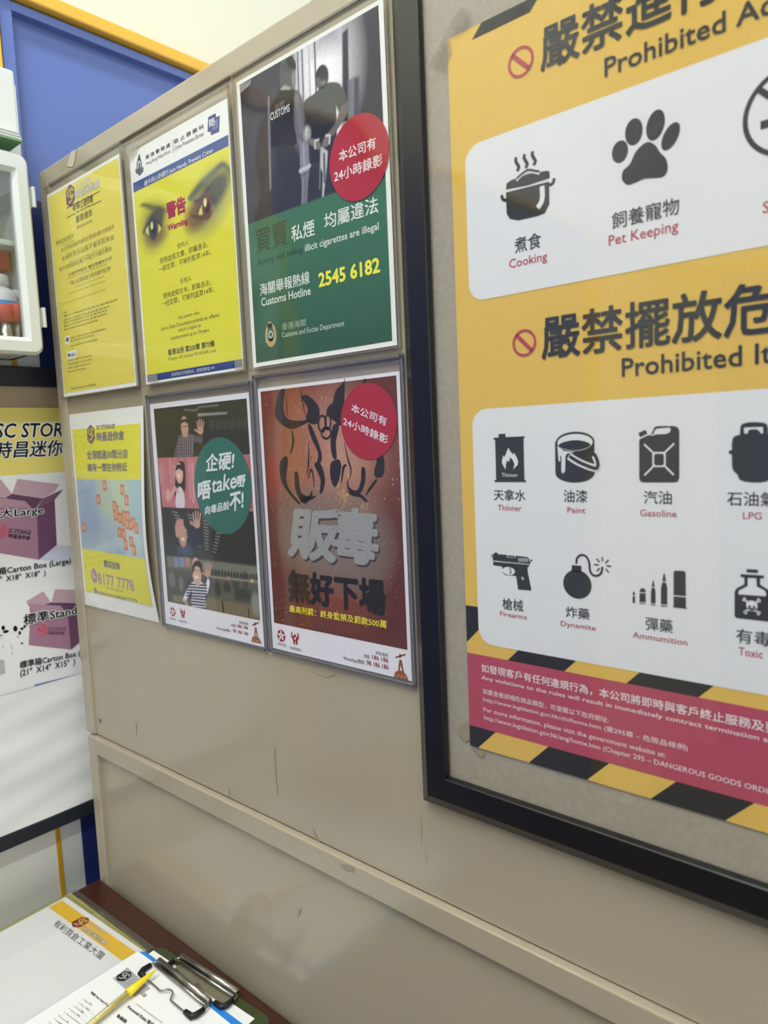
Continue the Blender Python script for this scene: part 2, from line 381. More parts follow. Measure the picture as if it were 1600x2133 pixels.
def sleeve(pl, root, u0, v0, u1, v1, mt, edge_mt, ew=.0025, bottom=True, name='plastic_sleeve', top=True):
    m = M(); pl.rect(m, u0, v0, u1, v1, .0034, mt, 0, 8, 10); sl = m.build(name, root)
    m = M()
    def bar(a0, b0, a1, b1):
        n = 8; us = np.linspace(a0, a1, n); 
        P = lambda u, v, o: pl.P(u, v, o)
        long_u = (a1-a0) > (b1-b0); vs = []; fs = []
        for t in np.linspace(0, 1, n):
            if long_u: c = [(a0+(a1-a0)*t, b0), (a0+(a1-a0)*t, b1)]
            else: c = [(a0, b0+(b1-b0)*t), (a1, b0+(b1-b0)*t)]
            (x0, y0), (x1, y1) = c
            vs += [P(x0, y0, .0004), P(x0*.8+x1*.2, y0*.8+y1*.2, .0042), P(x0*.2+x1*.8, y0*.2+y1*.8, .0042), P(x1, y1, .0004)]
        for i in range(n-1):
            for k in range(3): fs.append([i*4+k, i*4+k+1, i*4+k+5, i*4+k+4])
        m.add(vs, fs, edge_mt)
    bar(u0, v0, u0+ew, v1); bar(u1-ew, v0, u1, v1); bar(u0, v0, u1, v0+ew)
    if top: bar(u0, v1-ew*1.4, u1, v1)
    m.build('welded_edge', sl, True); return sl
def bounds(pl, pts): q = [pl.uv(p) for p in pts]; return (q[0][0]+q[3][0])/2, (q[3][1]+q[2][1])/2, (q[1][0]+q[2][0])/2, (q[0][1]+q[1][1])/2
soft = clear('soft_sleeve', (250, 250, 248), .05, .35, .03, milky=.015)
rigid = clear('rigid_sleeve', (246, 245, 250), .04, .06, .035, milky=.015)
edge_clear = clear('clear_weld', (222, 218, 208), .15, .1, .05, milky=.10)
edge_violet = clear('violet_weld', (140, 138, 176), .15, 0, .08, milky=.1)

# ---------------------------------------------------------------- poster: yellow storage notice (top left)
def dark_lines(p, m, rows, off, mt):
    for r_ in rows: p.T(m, r_[0], r_[1], r_[2], r_[3], r_[4], off, mt, *(r_[5:]))
p = FACE(.0025).zoom(80, 300, 220/853)
pb = bounds(p, ((70, 420), (655, 75), (818, 1950), (215, 2050)))
t = thing('poster', 'yellow notice full of small print in a crinkled clear sleeve', 'poster', p.P((pb[0]+pb[2])/2, pb[1], 0), 'posters on the beige cabinet')
m = M(); p.rect(m, *pb, .0008, white_p)
p.rect(m, pb[0]+.003, pb[1]+.006, pb[2]-.006, pb[3]-.004, .00095, ink(216, 202, 96)); sh = m.build('sheet', t)
purp = ink(112, 84, 96); gr = ink(110, 102, 66); wl = ink(216, 216, 208)
m = M(); hexlogo(p, m, (257, 418), .026, L1, purp, ink(206, 194, 110)); m.mats[1:2] = [ink(206, 194, 110)]; m.build('logo', sh)
m = M(); 
halo(p, m, lambda o, c, b: p.T(m, 'SC STORAGE', 300, 362, 424, 334, o, c, b+.02), L1, ink(128, 120, 110), wl, .03)
halo(p, m, lambda o, c, b: p.T(m, '時昌迷你倉', 300, 447, 495, 383, o, c, b+.015), L1, ink(118, 112, 108), wl, .05); m.build('logo_lettering', sh)
m = M(); dk = ink(92, 84, 62)
p.stroke(m, ((225, 520), (498, 380)), .0012, L1, dk); p.stroke(m, ((230, 596), (296, 562)), .0012, L1, dk); p.stroke(m, ((428, 497), (505, 459)), .0012, L1, dk)
p.T(m, '新領', 280, 545, 335, 485, L1, dk, .03); p.ring(m, (350, 490), .0028, .0042, L1, dk); p.T(m, '迷你倉', 368, 503, 443, 442, L1, dk, .03)
p.T(m, 'New Area Storage', 305, 565, 425, 545, L1, dk, .02)
p.T(m, '重要通告', 305, 641, 437, 586, L1, ink(120, 110, 66), .02); p.T(m, 'IMPORTANT NOTICE', 312, 690, 435, 668, L1, gr, .01); m.build('heading', sh)
m = M()
dark_lines(p, m, (('致各位時昌客戶', 145, 825, 285, 785), ('本公司為加強迷你倉安全管理及優化付款程序,', 185, 878, 618, 840), ('全線所有分店將不會收取現金', 190, 950, 615, 912),
    ('客戶可使用其他電子付款方式繳交費用', 170, 1034, 590, 1000), ('如有任何查詢, 歡迎致電本公司', 245, 1075, 592, 1045), ('*客人必須保留付款收據作記錄*', 255, 1145, 590, 1108)), L1, gr, )
for y, x0, x1 in ((828, 190, 290), (895, 230, 545), (965, 250, 560), (1050, 265, 600), (1098, 235, 560), (1160, 300, 530), (1215, 250, 545), (1302, 190, 540)):
    p.T(m, 'All branches will no longer accept cash payment', x0, y, x1, y-13, L1, gr)
for y, x1 in ((1372, 240), (1400, 640), (1432, 575), (1455, 560), (1480, 555), (1510, 480), (1575, 545), (1600, 450), (1640, 480)):
    p.T(m, '優化付款程序及安全管理通告', 205 if y < 1540 else 262, y, x1, y-14, L1, gr)
for y, x1 in ((1760, 430), (1790, 430), (1820, 425), (1850, 385)): p.T(m, '多謝各位客戶合作及支持', 235, y, x1, y-15, L1, gr)
p.T(m, '時昌迷你倉客戶服務部', 265, 1985, 465, 1968, L1, gr); m.build('body_text', sh)
m = M(); p.poly(m, ((212, 1560), (248, 1545), (255, 1605), (218, 1620)), L1, WHT); p.poly(m, ((232, 1678), (308, 1660), (312, 1722), (236, 1740)), L1, WHT)
p.ell(m, (234, 1580), 14, 18, L2, ink(120, 116, 130)); p.ell(m, (248, 1705), 10, 15, L2, ink(96, 104, 140)); p.T(m, '轉數快', 264, 1720, 304, 1690, L2, ink(120, 124, 150)); m.build('payment_mark', sh)
sleeve(p, t, pb[0]-.003, pb[1]-.001, pb[2]+.004, pb[3]+.011, soft, edge_clear, .002)

# ---------------------------------------------------------------- poster: police warning with the eyes
p = FACE(.0025).zoom(250, 180, 290/967)
pb = bounds(p, ((65, 490), (745, 60), (875, 1970), (190, 2065)))
t = thing('poster', 'yellow police warning poster with two staring eyes', 'poster', p.P((pb[0]+pb[2])/2, pb[1], 0), 'posters on the beige cabinet')
m = M(); p.rect(m, *pb, .0008, white_p); sh = m.build('sheet', t)
u0, u1 = pb[0]+.004, pb[2]-.003
vb1 = p.uv((750, 340))[1]; vb0 = p.uv((748, 420))[1]; vy0 = p.uv((855, 1893))[1]
pa = Paint(p, u0, vy0, u1, vb0, .0009, (210, 204, 66))
pa.mixin(np.clip((pa.V-vy0)/(vb0-vy0)-.55, 0, 1)*.5, (206, 206, 96))
dkb = (58, 60, 74)
pa.poly(((138, 832), (165, 808), (230, 820), (295, 842), (322, 862), (300, 874), (220, 862), (165, 840)), dkb, 5, .85, 4)
pa.ell((236, 975), 29, 26, (110, 100, 72), .9, .75, .2); pa.ell((242, 938), 24, 13, dkb, .6, .85, .35); pa.line(((165, 1015), (200, 955), (240, 938), (290, 965)), 4, (50, 50, 62), 4, .9, 3); pa.ell((250, 1040), 22, 11, (110, 84, 70), .8, .7)
pa.poly(((178, 1008), (205, 960), (235, 945), (268, 960), (285, 990), (262, 1020), (222, 1040)), (208, 204, 120), 2.5, .95, 4)
pa.ell((232, 985), 11, 14, (66, 62, 76), .3); pa.ell((232, 990), 5, 6, (36, 34, 44), .4); pa.ell((222, 968), 3, 4.5, (206, 206, 150), .5)
pa.poly(((470, 780), (500, 730), (560, 655), (640, 580), (700, 525), (735, 528), (760, 570), (758, 600), (725, 570), (690, 585), (630, 650), (560, 730), (500, 800)), (78, 84, 92), 5, .95, 4)
pa.ell((615, 805), 40, 27, (120, 120, 98), .9, .85, .45); pa.ell((650, 740), 34, 15, dkb, .6, .85, .4); pa.ell((540, 890), 26, 16, (104, 70, 66), .7, .8, .3); pa.line(((520, 800), (560, 790), (610, 770), (660, 790)), 5, (58, 58, 70), 5, .9, 3); pa.line(((500, 900), (560, 915), (630, 890)), 3, (70, 52, 52), 4, .8, 3)
pa.poly(((548, 885), (565, 835), (600, 795), (632, 808), (645, 850), (610, 875), (570, 890)), (214, 206, 120), 2.5, .95, 4)
pa.ell((606, 835), 10, 14, (104, 62, 64), .3); pa.ell((608, 838), 5, 7, (50, 36, 44), .4); pa.ell((592, 806), 3, 4.5, (216, 210, 160), .5)
pa.noise(.06, 2); pa.mesh().build('eyes_print', sh)
m = M(); navy_i = ink(66, 84, 140); p.rect(m, u0, vb0, u1, vb1, .00097, navy_i); m.build('blue_band', sh); m = M(); p.rect(m, u0, pb[1]+.003, u1, vy0, .00097, ink(44, 62, 122)); m.build('blue_band', sh)
m = M(); g = ink(84, 90, 110)
p.ell(m, (134, 556), .0062, .0105, L1, g, mm=True); p.ell(m, (134, 552), .0036, .0062, L2, WHT, mm=True); p.ell(m, (134, 552), .0024, .0045, L3, g, mm=True)
p.poly(m, ((106, 575), (162, 560), (160, 590), (134, 615), (108, 600)), L2, g); p.ell(m, (133, 492), .0026, .0035, L1, g, mm=True); m.build('emblem', sh)
m = M(); dk = ink(70, 74, 92)
p.T(m, '香 港 警 務 處', 178, 508, 348, 482, L1, dk, .02); p.T(m, 'Hong Kong Police Force', 182, 556, 352, 526, L1, dk); p.stroke(m, ((366, 368), (371, 465)), .0007, L1, dk)
p.T(m, '防 止 罪 案 科', 378, 400, 582, 370, L1, dk, .02); p.T(m, 'Crime Prevention Bureau', 380, 446, 582, 416, L1, dk); m.build('department_text', sh)
m = M(); p.poly(m, ((612, 214), (664, 186), (668, 214), (692, 202), (688, 312), (632, 338), (630, 312), (608, 316)), L1, ink(64, 74, 130)); p.T(m, '防', 622, 284, 660, 232, L2, WHT, .02); p.T(m, '罪', 640, 312, 684, 250, L2, ink(140, 150, 190)); m.build('logo', sh)
m = M(); p.T(m, '攜手同心防罪行 Join Hands, Prevent Crime', 168, 702, 645, 660, L1, ink(214, 216, 226), .01, .2); m.build('slogan', sh)
m = M(); rr = ink(150, 44, 78); p.T(m, '警告', 330, 922, 458, 815, L1, rr, .06); p.T(m, 'Warning', 335, 1018, 472, 966, L1, rr, .05); m.build('heading', sh)
m = M(); dk = ink(58, 58, 50)
dark_lines(p, m, (('任何人', 398, 1130, 478, 1092), ('使用虛假文書，即屬違法，', 278, 1236, 612, 1194), ('一經定罪，可被判監禁14年。', 270, 1294, 635, 1254), ('任何人', 418, 1374, 498, 1336), ('使用虚假文书，即属违法，', 300, 1478, 632, 1438), ('一经定罪，可被判监禁14年。', 292, 1534, 656, 1492),
    ('Any person who', 405, 1626, 552, 1594), ('uses a False Document,commits an offence', 285, 1702, 692, 1670), ('which is liable to', 405, 1707, 562, 1680), ('imprisonment up to 14 years', 355, 1770, 620, 1736),
    ('香港法例 第200章 第73條', 335, 1870, 658, 1828, .025), ('Chapter 200 Section 73 HKSAR Laws', 335, 1912, 668, 1884)), L1, dk)
p.T(m, '如發現任何可疑情況，報警請致電 999', 358, 2016, 658, 1990, L1, ink(190, 196, 214)); m.build('body_text', sh)
TP = clear('poster_tape', (214, 210, 196), .2, .5, .05, milky=.22, scale=200)
for q in (((795, 1905), (858, 1890), (866, 1965), (800, 1985)), ((190, 2010), (255, 1998), (262, 2040), (200, 2060)), ((30, 402), (132, 368), (104, 450), (62, 512))): m = M(); p.poly(m, q, .0038, TP); m.build('tape', t)
sleeve(p, t, pb[0]-.008, pb[1]-.003, pb[2]+.005, pb[3]+.012, soft, edge_clear, .0024)

# ---------------------------------------------------------------- poster: customs, illicit cigarettes
p = FACE(.0025).zoom(480, 0, 370/1600)
pb = (-.6385, .0858, -.4305, .3835)
pb = (bounds(p, ((42, 745), (1378, -5), (1510, 3098), (230, 3318))))
t = thing('poster', 'customs poster of two men from behind above green, red round sticker', 'poster', p.P((pb[0]+pb[2])/2, pb[1], 0), 'posters on the beige cabinet')
m = M(); p.rect(m, *pb, .0008, white_p); sh = m.build('sheet', t)
u0, v0, u1, v1 = pb[0]+.0055, pb[1]+.0045, pb[2]-.0055, pb[3]-.004
pa = Paint(p, u0, v0, u1, v1, .00085, (42, 44, 58))
pa.poly(((585, 300), (1000, 100), (1000, 900), (640, 1000), (585, 800)), (140, 140, 160), 3)
pa.poly(((765, 340), (1000, 220), (1000, 760), (765, 880)), (176, 174, 192), 2); pa.ell((830, 650), 36, 52, (238, 236, 246), 1.3, .95); pa.poly(((765, 200), (1000, 100), (1000, 380), (765, 470)), (96, 96, 118), 26, .75)
for x, c in ((600, (98, 98, 120)), (640, (86, 86, 108)), (702, (176, 176, 192)), (756, (64, 64, 84))): pa.line(((x, 300), (x+22, 1000)), 2.2, c, 1.5)
pa.poly(((170, 700), (440, 560), (470, 1000), (360, 1500), (190, 1600)), (58, 58, 72), 10, .7); pa.line(((345, 880), (358, 1500), (362, 1700)), 1.8, (150, 150, 168), 3); pa.line(((380, 800), (392, 1500)), 10, (62, 62, 78), 6, .6)
pa.poly(((1010, 300), (1060, 250), (1075, 1090), (1010, 1100)), (40, 42, 60), 2); pa.poly(((1060, 730), (1105, 700), (1110, 1070), (1062, 1090)), (106, 106, 122), 2); pa.poly(((1110, 700), (1160, 690), (1165, 1060), (1112, 1070)), (66, 68, 86), 3)
pa.poly(((660, 930), (760, 840), (850, 752), (960, 742), (1010, 790), (1062, 920), (1055, 1010), (990, 1060), (950, 1140), (955, 1250), (700, 1285), (665, 1150)), (74, 78, 80), 1.5, 1, 4)
pa.poly(((665, 1000), (800, 1000), (960, 1080), (950, 1260), (930, 1500), (720, 1500), (680, 1280)), (36, 37, 52), 8)
pa.poly(((955, 960), (980, 1020), (1003, 1100), (998, 1240), (962, 1250)), (222, 218, 226), 1.5)
pa.poly(((1000, 960), (1060, 925), (1058, 1010), (985, 1140), (905, 1240), (868, 1215), (940, 1120)), (104, 98, 98), 2, 1, 3)
pa.ell((824, 694), 9.0, 10.8, (40, 39, 48), .15); pa.poly(((764, 715), (785, 690), (812, 705), (828, 740), (806, 790), (775, 785)), (92, 90, 94), 3); pa.poly(((815, 745), (845, 715), (860, 735), (850, 765), (815, 770)), (118, 114, 120), 3); pa.poly(((862, 690), (884, 690), (884, 730), (866, 740)), (64, 60, 66), 2)
pa.ell((515, 690), 11.5, 25, (80, 82, 86), .12); pa.poly(((500, 560), (520, 520), (560, 515), (590, 570), (585, 635), (545, 620), (510, 600)), (36, 35, 46), 1, 1, 4); pa.poly(((470, 640), (480, 580), (505, 560), (520, 600), (560, 640), (540, 650)), (70, 73, 76), 3)
pa.poly(((452, 800), (490, 765), (545, 790), (540, 812), (455, 815)), (158, 152, 146), 2); pa.ell((572, 715), 3, 8, (128, 126, 134), .8)
pa.poly(((355, 980), (445, 812), (580, 808), (612, 830), (590, 1000), (600, 1300), (370, 1330)), (34, 34, 42), 1.5); pa.poly(((580, 830), (615, 822), (650, 890), (668, 1060), (672, 1150), (712, 1230), (650, 1275), (600, 1230), (575, 1100)), (98, 97, 108), 2, 1, 3)
pa.line(((595, 880), (620, 1040), (640, 1180)), 4, (122, 121, 132), 4, .7); pa.ell((692, 1205), 5, 7, (160, 158, 166), .7); pa.line(((690, 1150), (685, 1220)), 1.2, (210, 208, 214), 1.5)
pa.poly(((700, 1250), (760, 1250), (812, 1290), (800, 1350), (765, 1330), (720, 1300)), (112, 106, 108), 1.5, 1, 3); pa.line(((765, 1335), (762, 1270), (795, 1258)), 2, (196, 194, 198), 1)
pa.poly(((825, 1310), (850, 1235), (895, 1215), (895, 1290), (850, 1330)), (112, 106, 108), 1.5, 1, 3); pa.line(((862, 1222), (897, 1218), (893, 1290)), 2, (200, 198, 202), 1)
pa.poly(((626, 1288), (705, 1292), (706, 1400), (715, 1500), (700, 1640), (690, 1840), (640, 1840), (645, 1650), (628, 1500)), (126, 124, 138), 1.5); pa.line(((630, 1540), (714, 1495)), 4, (180, 178, 190), 1.2); pa.line(((634, 1590), (712, 1545)), 2, (90, 88, 102), 1)
pa.line(((660, 1300), (665, 1480)), 2, (160, 158, 172), 1.5); pa.line(((680, 1600), (668, 1830)), 5, (92, 90, 104), 4, .7)
pa.poly(((815, 1320), (878, 1362), (872, 1480), (838, 1800), (826, 1800), (835, 1560), (808, 1500)), (178, 178, 186), 1.5); pa.line(((845, 1390), (850, 1640)), 2.5, (70, 70, 82), 1.5); pa.line(((812, 1340), (806, 1700)), 1, (140, 140, 152), 1)
pa.ell((250, 1750), 30, 14, (72, 66, 74), 1.2, .4); pa.noise(.14, 2)
grn = lambda x, y: (x, y+1643)   # continues in the lower close-up
q0 = (135, 2030); q1 = (935, 1738); q2 = (1420, 1590)
pa.poly((q0, q1, q2, (1500, 3400), (150, 3400)), (52, 98, 78), .6)
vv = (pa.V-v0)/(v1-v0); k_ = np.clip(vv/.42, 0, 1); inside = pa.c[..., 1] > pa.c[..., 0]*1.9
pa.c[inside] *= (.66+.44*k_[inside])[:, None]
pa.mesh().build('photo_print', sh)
m = M(); p.T(m, 'CUSTOMS', 362, 1088, 535, 1022, L1, ink(196, 196, 204), .03); p.T(m, '海關', 400, 1005, 485, 945, L1, ink(96, 96, 106), .02); m.build('vest_lettering', sh)
p.zoom(480, 380, 370/1600)
m = M(); p.T(m, '買賣', 240, 645, 518, 425, L1, ink(52, 70, 62), .008); p.T(m, 'Buying and selling', 252, 765, 652, 695, L1, ink(34, 56, 48), .008); m.build('dark_heading', sh)
m = M(); w_ = ink(214, 218, 216); p.T(m, '私煙', 553, 540, 760, 400, L1, w_, .012); p.T(m, '均屬違法', 850, 424, 1332, 285, L1, w_, .012); p.T(m, 'illicit cigarettes are illegal', 675, 642, 1338, 562, L1, w_, .012); m.build('heading', sh)
m = M(); p.T(m, '海關舉報熱線', 270, 1024, 715, 916, L1, w_, .012); p.T(m, 'Customs Hotline', 280, 1117, 724, 1046, L1, w_, .015)
p.T(m, '2545 6182', 800, 942, 1345, 822, L1, ink(228, 220, 76), .035); m.build('hotline_number', sh)
m = M(); au = ink(176, 154, 110); p.ell(m, (363, 1375), .009, .0125, L1, au, mm=True); p.ell(m, (363, 1370), .0055, .0075, L2, ink(60, 98, 82), mm=True); p.ring(m, (363, 1370), .0024, .004, L3, ink(190, 190, 186))
p.poly(m, ((318, 1410), (410, 1395), (412, 1430), (365, 1472), (318, 1440)), L2, au); p.ell(m, (356, 1295), .004, .005, L1, au, mm=True); m.build('emblem', sh)
m = M(); p.T(m, '香港海關', 464, 1334, 680, 1272, L1, ink(150, 172, 160)); p.T(m, 'Customs and Excise Department', 466, 1414, 1027, 1352, L1, ink(186, 200, 192)); m.build('department_text', sh)
p.zoom(480, 0, 370/1600)
def sticker(p, sh, c, r_, a, b, off=.0017):
    m = M(); p.ell(m, c, r_, r_, off, ink(158, 38, 56), mm=True, n=48); st = m.build('round_sticker', sh); st['label'] = 'round red sticker with white writing'
    m = M(); w2 = ink(224, 218, 222); p.T3(m, '本公司有', *a, off+.00015, w2, .015); p.T3(m, '24小時錄影', *b, off+.00015, w2, .015); m.build('sticker_text', st)
sticker(p, sh, (1152, 1420), .0375, ((980, 1462), (1312, 1335), (975, 1360)), ((936, 1645), (1368, 1490), (934, 1540)))
m = M(); p.poly(m, ((60, 775), (185, 718), (182, 758), (95, 838)), .0038, TP); m.build('tape', t)
sleeve(p, t, pb[0]-.005, pb[1]-.0035, pb[2]+.006, pb[3]+.009, soft, edge_clear, .0024)

# ---------------------------------------------------------------- poster: map of branches, curling (bottom left)
bend = lambda u, v: .0105*math.sin(math.pi*max(0, min(1, (.075-v)/.31))**1.4)*min(1.1, max(0, (u+1.0885)/.216))**1.5
p = Plane((0, .0012, 1.6), (1, 0, 0), (0, 0, 1), bend).zoom(130, 800, 220/902)
pb = (-1.0885, -.233, -.8725, .0595)
t = thing('poster', 'faded yellow and blue branch map poster with one corner curling away', 'poster', p.P((pb[0]+pb[2])/2, pb[1], 0), 'posters on the beige cabinet')
m = M(); p.rect(m, *pb, .0004, white_p, 0, 24, 30); sh = m.build('sheet', t, True)
ub, vbt = pb[0]+.008, pb[3]-.02
pa = Paint(p, pb[0]+.011, pb[1]+.022, pb[2]-.009, pb[3]-.023, .0012, (214, 208, 74))
y1 = p.uv((120, 815))[1]; y0 = p.uv((160, 1405))[1]
inmap = (pa.V < y1) & (pa.V > y0); pa.c[inmap] = lin((160, 180, 200))
for c, rx, ry, col in (((420, 940), 46, 40, (182, 196, 176)), ((560, 1000), 40, 42, (182, 200, 178)), ((660, 930), 20, 50, (162, 188, 204)), ((300, 1320), 30, 18, (172, 188, 184)), ((640, 1330), 34, 22, (186, 204, 210)), ((250, 1180), 34, 30, (146, 164, 196)), ((230, 950), 24, 34, (150, 170, 198)), ((480, 1260), 20, 22, (168, 188, 202))):
    k0 = pa.c.copy(); pa.ell(c, rx, ry, col, .8, .8); pa.c[~inmap] = k0[~inmap]
pa.noise(.03, 3); pa.mesh().build('map_print', sh, True)
m = M(); mk = ink(196, 128, 104)
for c in ((375, 865), (320, 985), (540, 900), (582, 990), (470, 1040), (490, 1075), (480, 1120), (525, 1140), (560, 1120), (600, 1125), (560, 1170), (590, 1190), (625, 1200), (650, 1180), (680, 1225), (185, 1225), (520, 1265), (560, 1275), (630, 1340), (575, 1365), (655, 1410)):
    m = M(); u, v = p.uv(c, L1); p.rect(m, u-.006, v-.0075, u+.006, v+.0075, L1, mk, .002); p.rect(m, u-.0035, v-.004, u+.0035, v+.004, L2, ink(208, 164, 140)); m.build('map_marker', sh)
m = M(); gy = ink(118, 116, 128); hexlogo(p, m, (245, 430), .024, L1, ink(122, 92, 96), ink(196, 180, 90))
p.T(m, 'SC STORAGE', 295, 392, 455, 355, L1, gy, .03); p.T(m, '時昌迷你倉', 300, 490, 540, 415, L1, gy, .05); m.build('logo', sh)
m = M(); p.T(m, '全港超過50間分店', 215, 642, 578, 572, L1, gy, .045); p.T(m, '總有一間在你附近', 222, 746, 578, 680, L1, gy, .045); m.build('heading', sh)
m = M(); p.T(m, '歡迎查詢', 368, 1560, 515, 1500, L1, ink(120, 120, 124), .04); ph = ink(166, 134, 148)
p.ell(m, (275, 1637), .0095, .0115, L1, ph, mm=True); p.stroke(m, ((265, 1615), (268, 1640), (285, 1655)), .003, L2, ink(222, 214, 150), 3); p.T(m, '8177 7778', 312, 1703, 638, 1612, L1, ph, .02)
p.T(m, 'www.scstorage.com', 375, 1752, 535, 1728, L1, gy); p.T(m, 'facebook.com/scstorage81777778', 300, 1795, 655, 1760, L1, gy, .02); p.ell(m, (284, 1762), .004, .005, L1, ink(120, 130, 150), mm=True); m.build('phone_number', sh)
m = M(); p.rect(m, pb[0]-.001, pb[1]-.004, pb[2]+.004, pb[3]+.02, .0026, soft, 0, 20, 24); m.build('plastic_sleeve', t, True)

# ---------------------------------------------------------------- posters in rigid violet-edged sleeves (bottom row)
def footer(p, sh, e1, e2, r_, rows, statue, caps):
    m = M(); dr = ink(150, 30, 50); p.ell(m, e1, r_, r_, L1, dr, mm=True); u, v = p.uv(e1, L1)
    for k in range(5):
        a = math.radians(90+72*k); c = (u+.5*r_*math.cos(a), v+.5*r_*math.sin(a)); q = []
        for j in range(12):
            b_ = 2*math.pi*j/12; x, y = .4*r_*math.cos(b_), .2*r_*math.sin(b_); q.append((c[0]+x*math.cos(a)-y*math.sin(a), c[1]+x*math.sin(a)+y*math.cos(a)))
        p.face(m, q, L2, WHT)
    m.build('flower_emblem', sh)
    m = M(); u, v = p.uv(e2, L1)
    for sx in (-1, 1): p.face(m, [(u+sx*x*r_, v+y*r_) for x, y in ((.1, -1.05), (.5, -.9), (.55, -.3), (.95, .2), (.9, .9), (.6, 1.15), (.65, .5), (.15, -.35))], L1, dr)
    p.face(m, [(u, v-.5*r_), (u+.55*r_, v+.15*r_), (u, v+.85*r_), (u-.55*r_, v+.15*r_)], L2, dr); p.ell(m, e2, .22*r_, .22*r_, L3, WHT, mm=True); m.build('hands_emblem', sh)
    m = M(); g = ink(110, 106, 112)
    for c in caps: p.T(m, *c, L1, g)
    for body, x0, y0, x1, yt, bold, red in rows: p.T(m, body, x0, y0, x1, yt, L1, ink(140, 34, 48) if red else ink(96, 66, 72), bold)
    m.build('contact_text', sh)
    m = M(); br = ink(142, 84, 52); u, v = p.uv(statue, L1); k = .0065
    P = lambda L: [(u+x*k, v+y*k) for x, y in L]
    p.face(m, P(((-1.5, -2), (1.5, -2), (1, -1.1), (.3, -.8), (-.3, -.8), (-1, -1.1))), L1, br)
    p.face(m, P(((-.5, -.9), (-.2, -.9), (.05, .1), (.35, -.9), (.65, -.9), (.3, .9), (-.15, .9))), L1, br)
    p.face(m, P(((-.9, .95), (1.1, 1.75), (1.1, 2.0), (-.9, 1.2))), L1, br); p.face(m, P(((-.15, 1.2), (.2, 1.2), (.2, 1.75), (-.15, 1.75))), L1, br)
    for i in range(4): p.face(m, P(((-1.2+.6*i, -1.85+.1*(i % 2)), (-.9+.6*i, -1.8), (-.95+.6*i, -1.45), (-1.15+.6*i, -1.5))), L2, ink(196, 150, 90))
    m.build('statue_emblem', sh)

p = FACE(-.0012).zoom(300, 780, 270/993)
pb = (-.8565, -.232, -.649, .060)
t = thing('poster', 'anti-drug poster of four waving people with a green disc', 'poster', p.P((pb[0]+pb[2])/2, pb[1], 0), 'posters on the beige cabinet')
m = M(); p.rect(m, *pb, .0008, white_p); sh = m.build('sheet', t)
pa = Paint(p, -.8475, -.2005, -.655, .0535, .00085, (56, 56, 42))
sk = (186, 146, 126)
# first strip: dim room, man in a plaid shirt
pa.poly(((100, 380), (820, 340), (830, 640), (110, 660)), (44, 48, 46), 20)
for i in range(6): pa.poly(((500+i*52, 350), (540+i*52, 348), (542+i*52, 420), (502+i*52, 424)), (70, 78, 70), 4, .6)
pa.line(((310, 270), (400, 275), (420, 250), (570, 236)), 2, (116, 116, 104), 2); pa.poly(((412, 300), (638, 288), (638, 302), (412, 320)), (150, 150, 140), 2)  # pale bar: a reflection on the sleeve, painted into the print's colours
for i in range(5): pa.poly(((150+i*6, 380+i*60), (250, 372+i*60), (250, 410+i*60), (152, 420+i*60)), (36, 40, 42), 4, .8)
pa.poly(((235, 640), (262, 500), (300, 455), (345, 450), (400, 470), (450, 478), (440, 530), (385, 520), (365, 640)), (92, 82, 92), 1.5, 1, 3)
for i in range(7): pa.line(((268+i*17, 465), (262+i*18, 640)), .9, (166, 160, 172), .8, .8); pa.line(((250, 490+i*24), (372, 484+i*24)), .9, (60, 50, 62), .8, .8)
pa.ell((312, 402), 8, 13, sk, .2); pa.poly(((278, 385), (285, 348), (318, 338), (342, 352), (344, 380), (310, 362)), (56, 46, 44), 1.2); pa.line(((288, 400), (338, 396)), 1, (50, 44, 44), .6)
def hand(c, s_):
    x, y = c
    pa.poly(((x-18*s_, y), (x+16*s_, y-2), (x+22*s_, y+34*s_), (x, y+52*s_), (x-18*s_, y+34*s_)), sk, 1.2, 1, 3)
    for dx, ln in ((-16, 48), (-5, 62), (6, 60), (17, 48)): pa.line(((x+dx*s_, y+10*s_), (x+dx*1.5*s_, y-ln*s_)), 2.3*s_, sk, .7)
    pa.line(((x-10*s_, y+34*s_), (x-42*s_, y+14*s_)), 2.6*s_, sk, .7)
hand((432, 410), 1.0)
# second strip: pink wall, long-haired woman
pa.poly(((104, 640), (835, 612), (848, 1052), (142, 1016)), (182, 112, 118), .8)
for i in range(26): x = 120+i*28+random.randint(-8, 8); pa.line(((x, 645+random.randint(0, 60)), (x+12, 800+random.randint(0, 200))), random.uniform(2, 6), random.choice(((206, 150, 152), (160, 88, 96), (214, 172, 172), (172, 96, 104))), 4, .6)
pa.poly(((800, 640), (832, 625), (845, 1040), (815, 1020)), (176, 84, 92), 2)
pa.poly(((236, 920), (245, 720), (262, 672), (290, 664), (312, 690), (318, 780), (310, 900), (250, 930)), (44, 34, 40), 1.2, 1, 4); pa.ell((270, 755), 8.5, 13, (214, 172, 154), .2); pa.poly(((240, 740), (250, 690), (300, 690), (304, 745), (270, 722)), (40, 30, 36), 1)
pa.poly(((246, 1018), (250, 900), (275, 860), (305, 905), (310, 1018)), (216, 206, 210), 2, 1, 3); pa.line(((262, 900), (238, 870), (200, 940)), 5, (206, 160, 148), 2); pa.ell((186, 925), 6, 8, (206, 160, 148), .5); pa.ell((268, 778), 3.2, 1.6, (236, 220, 214), .4)
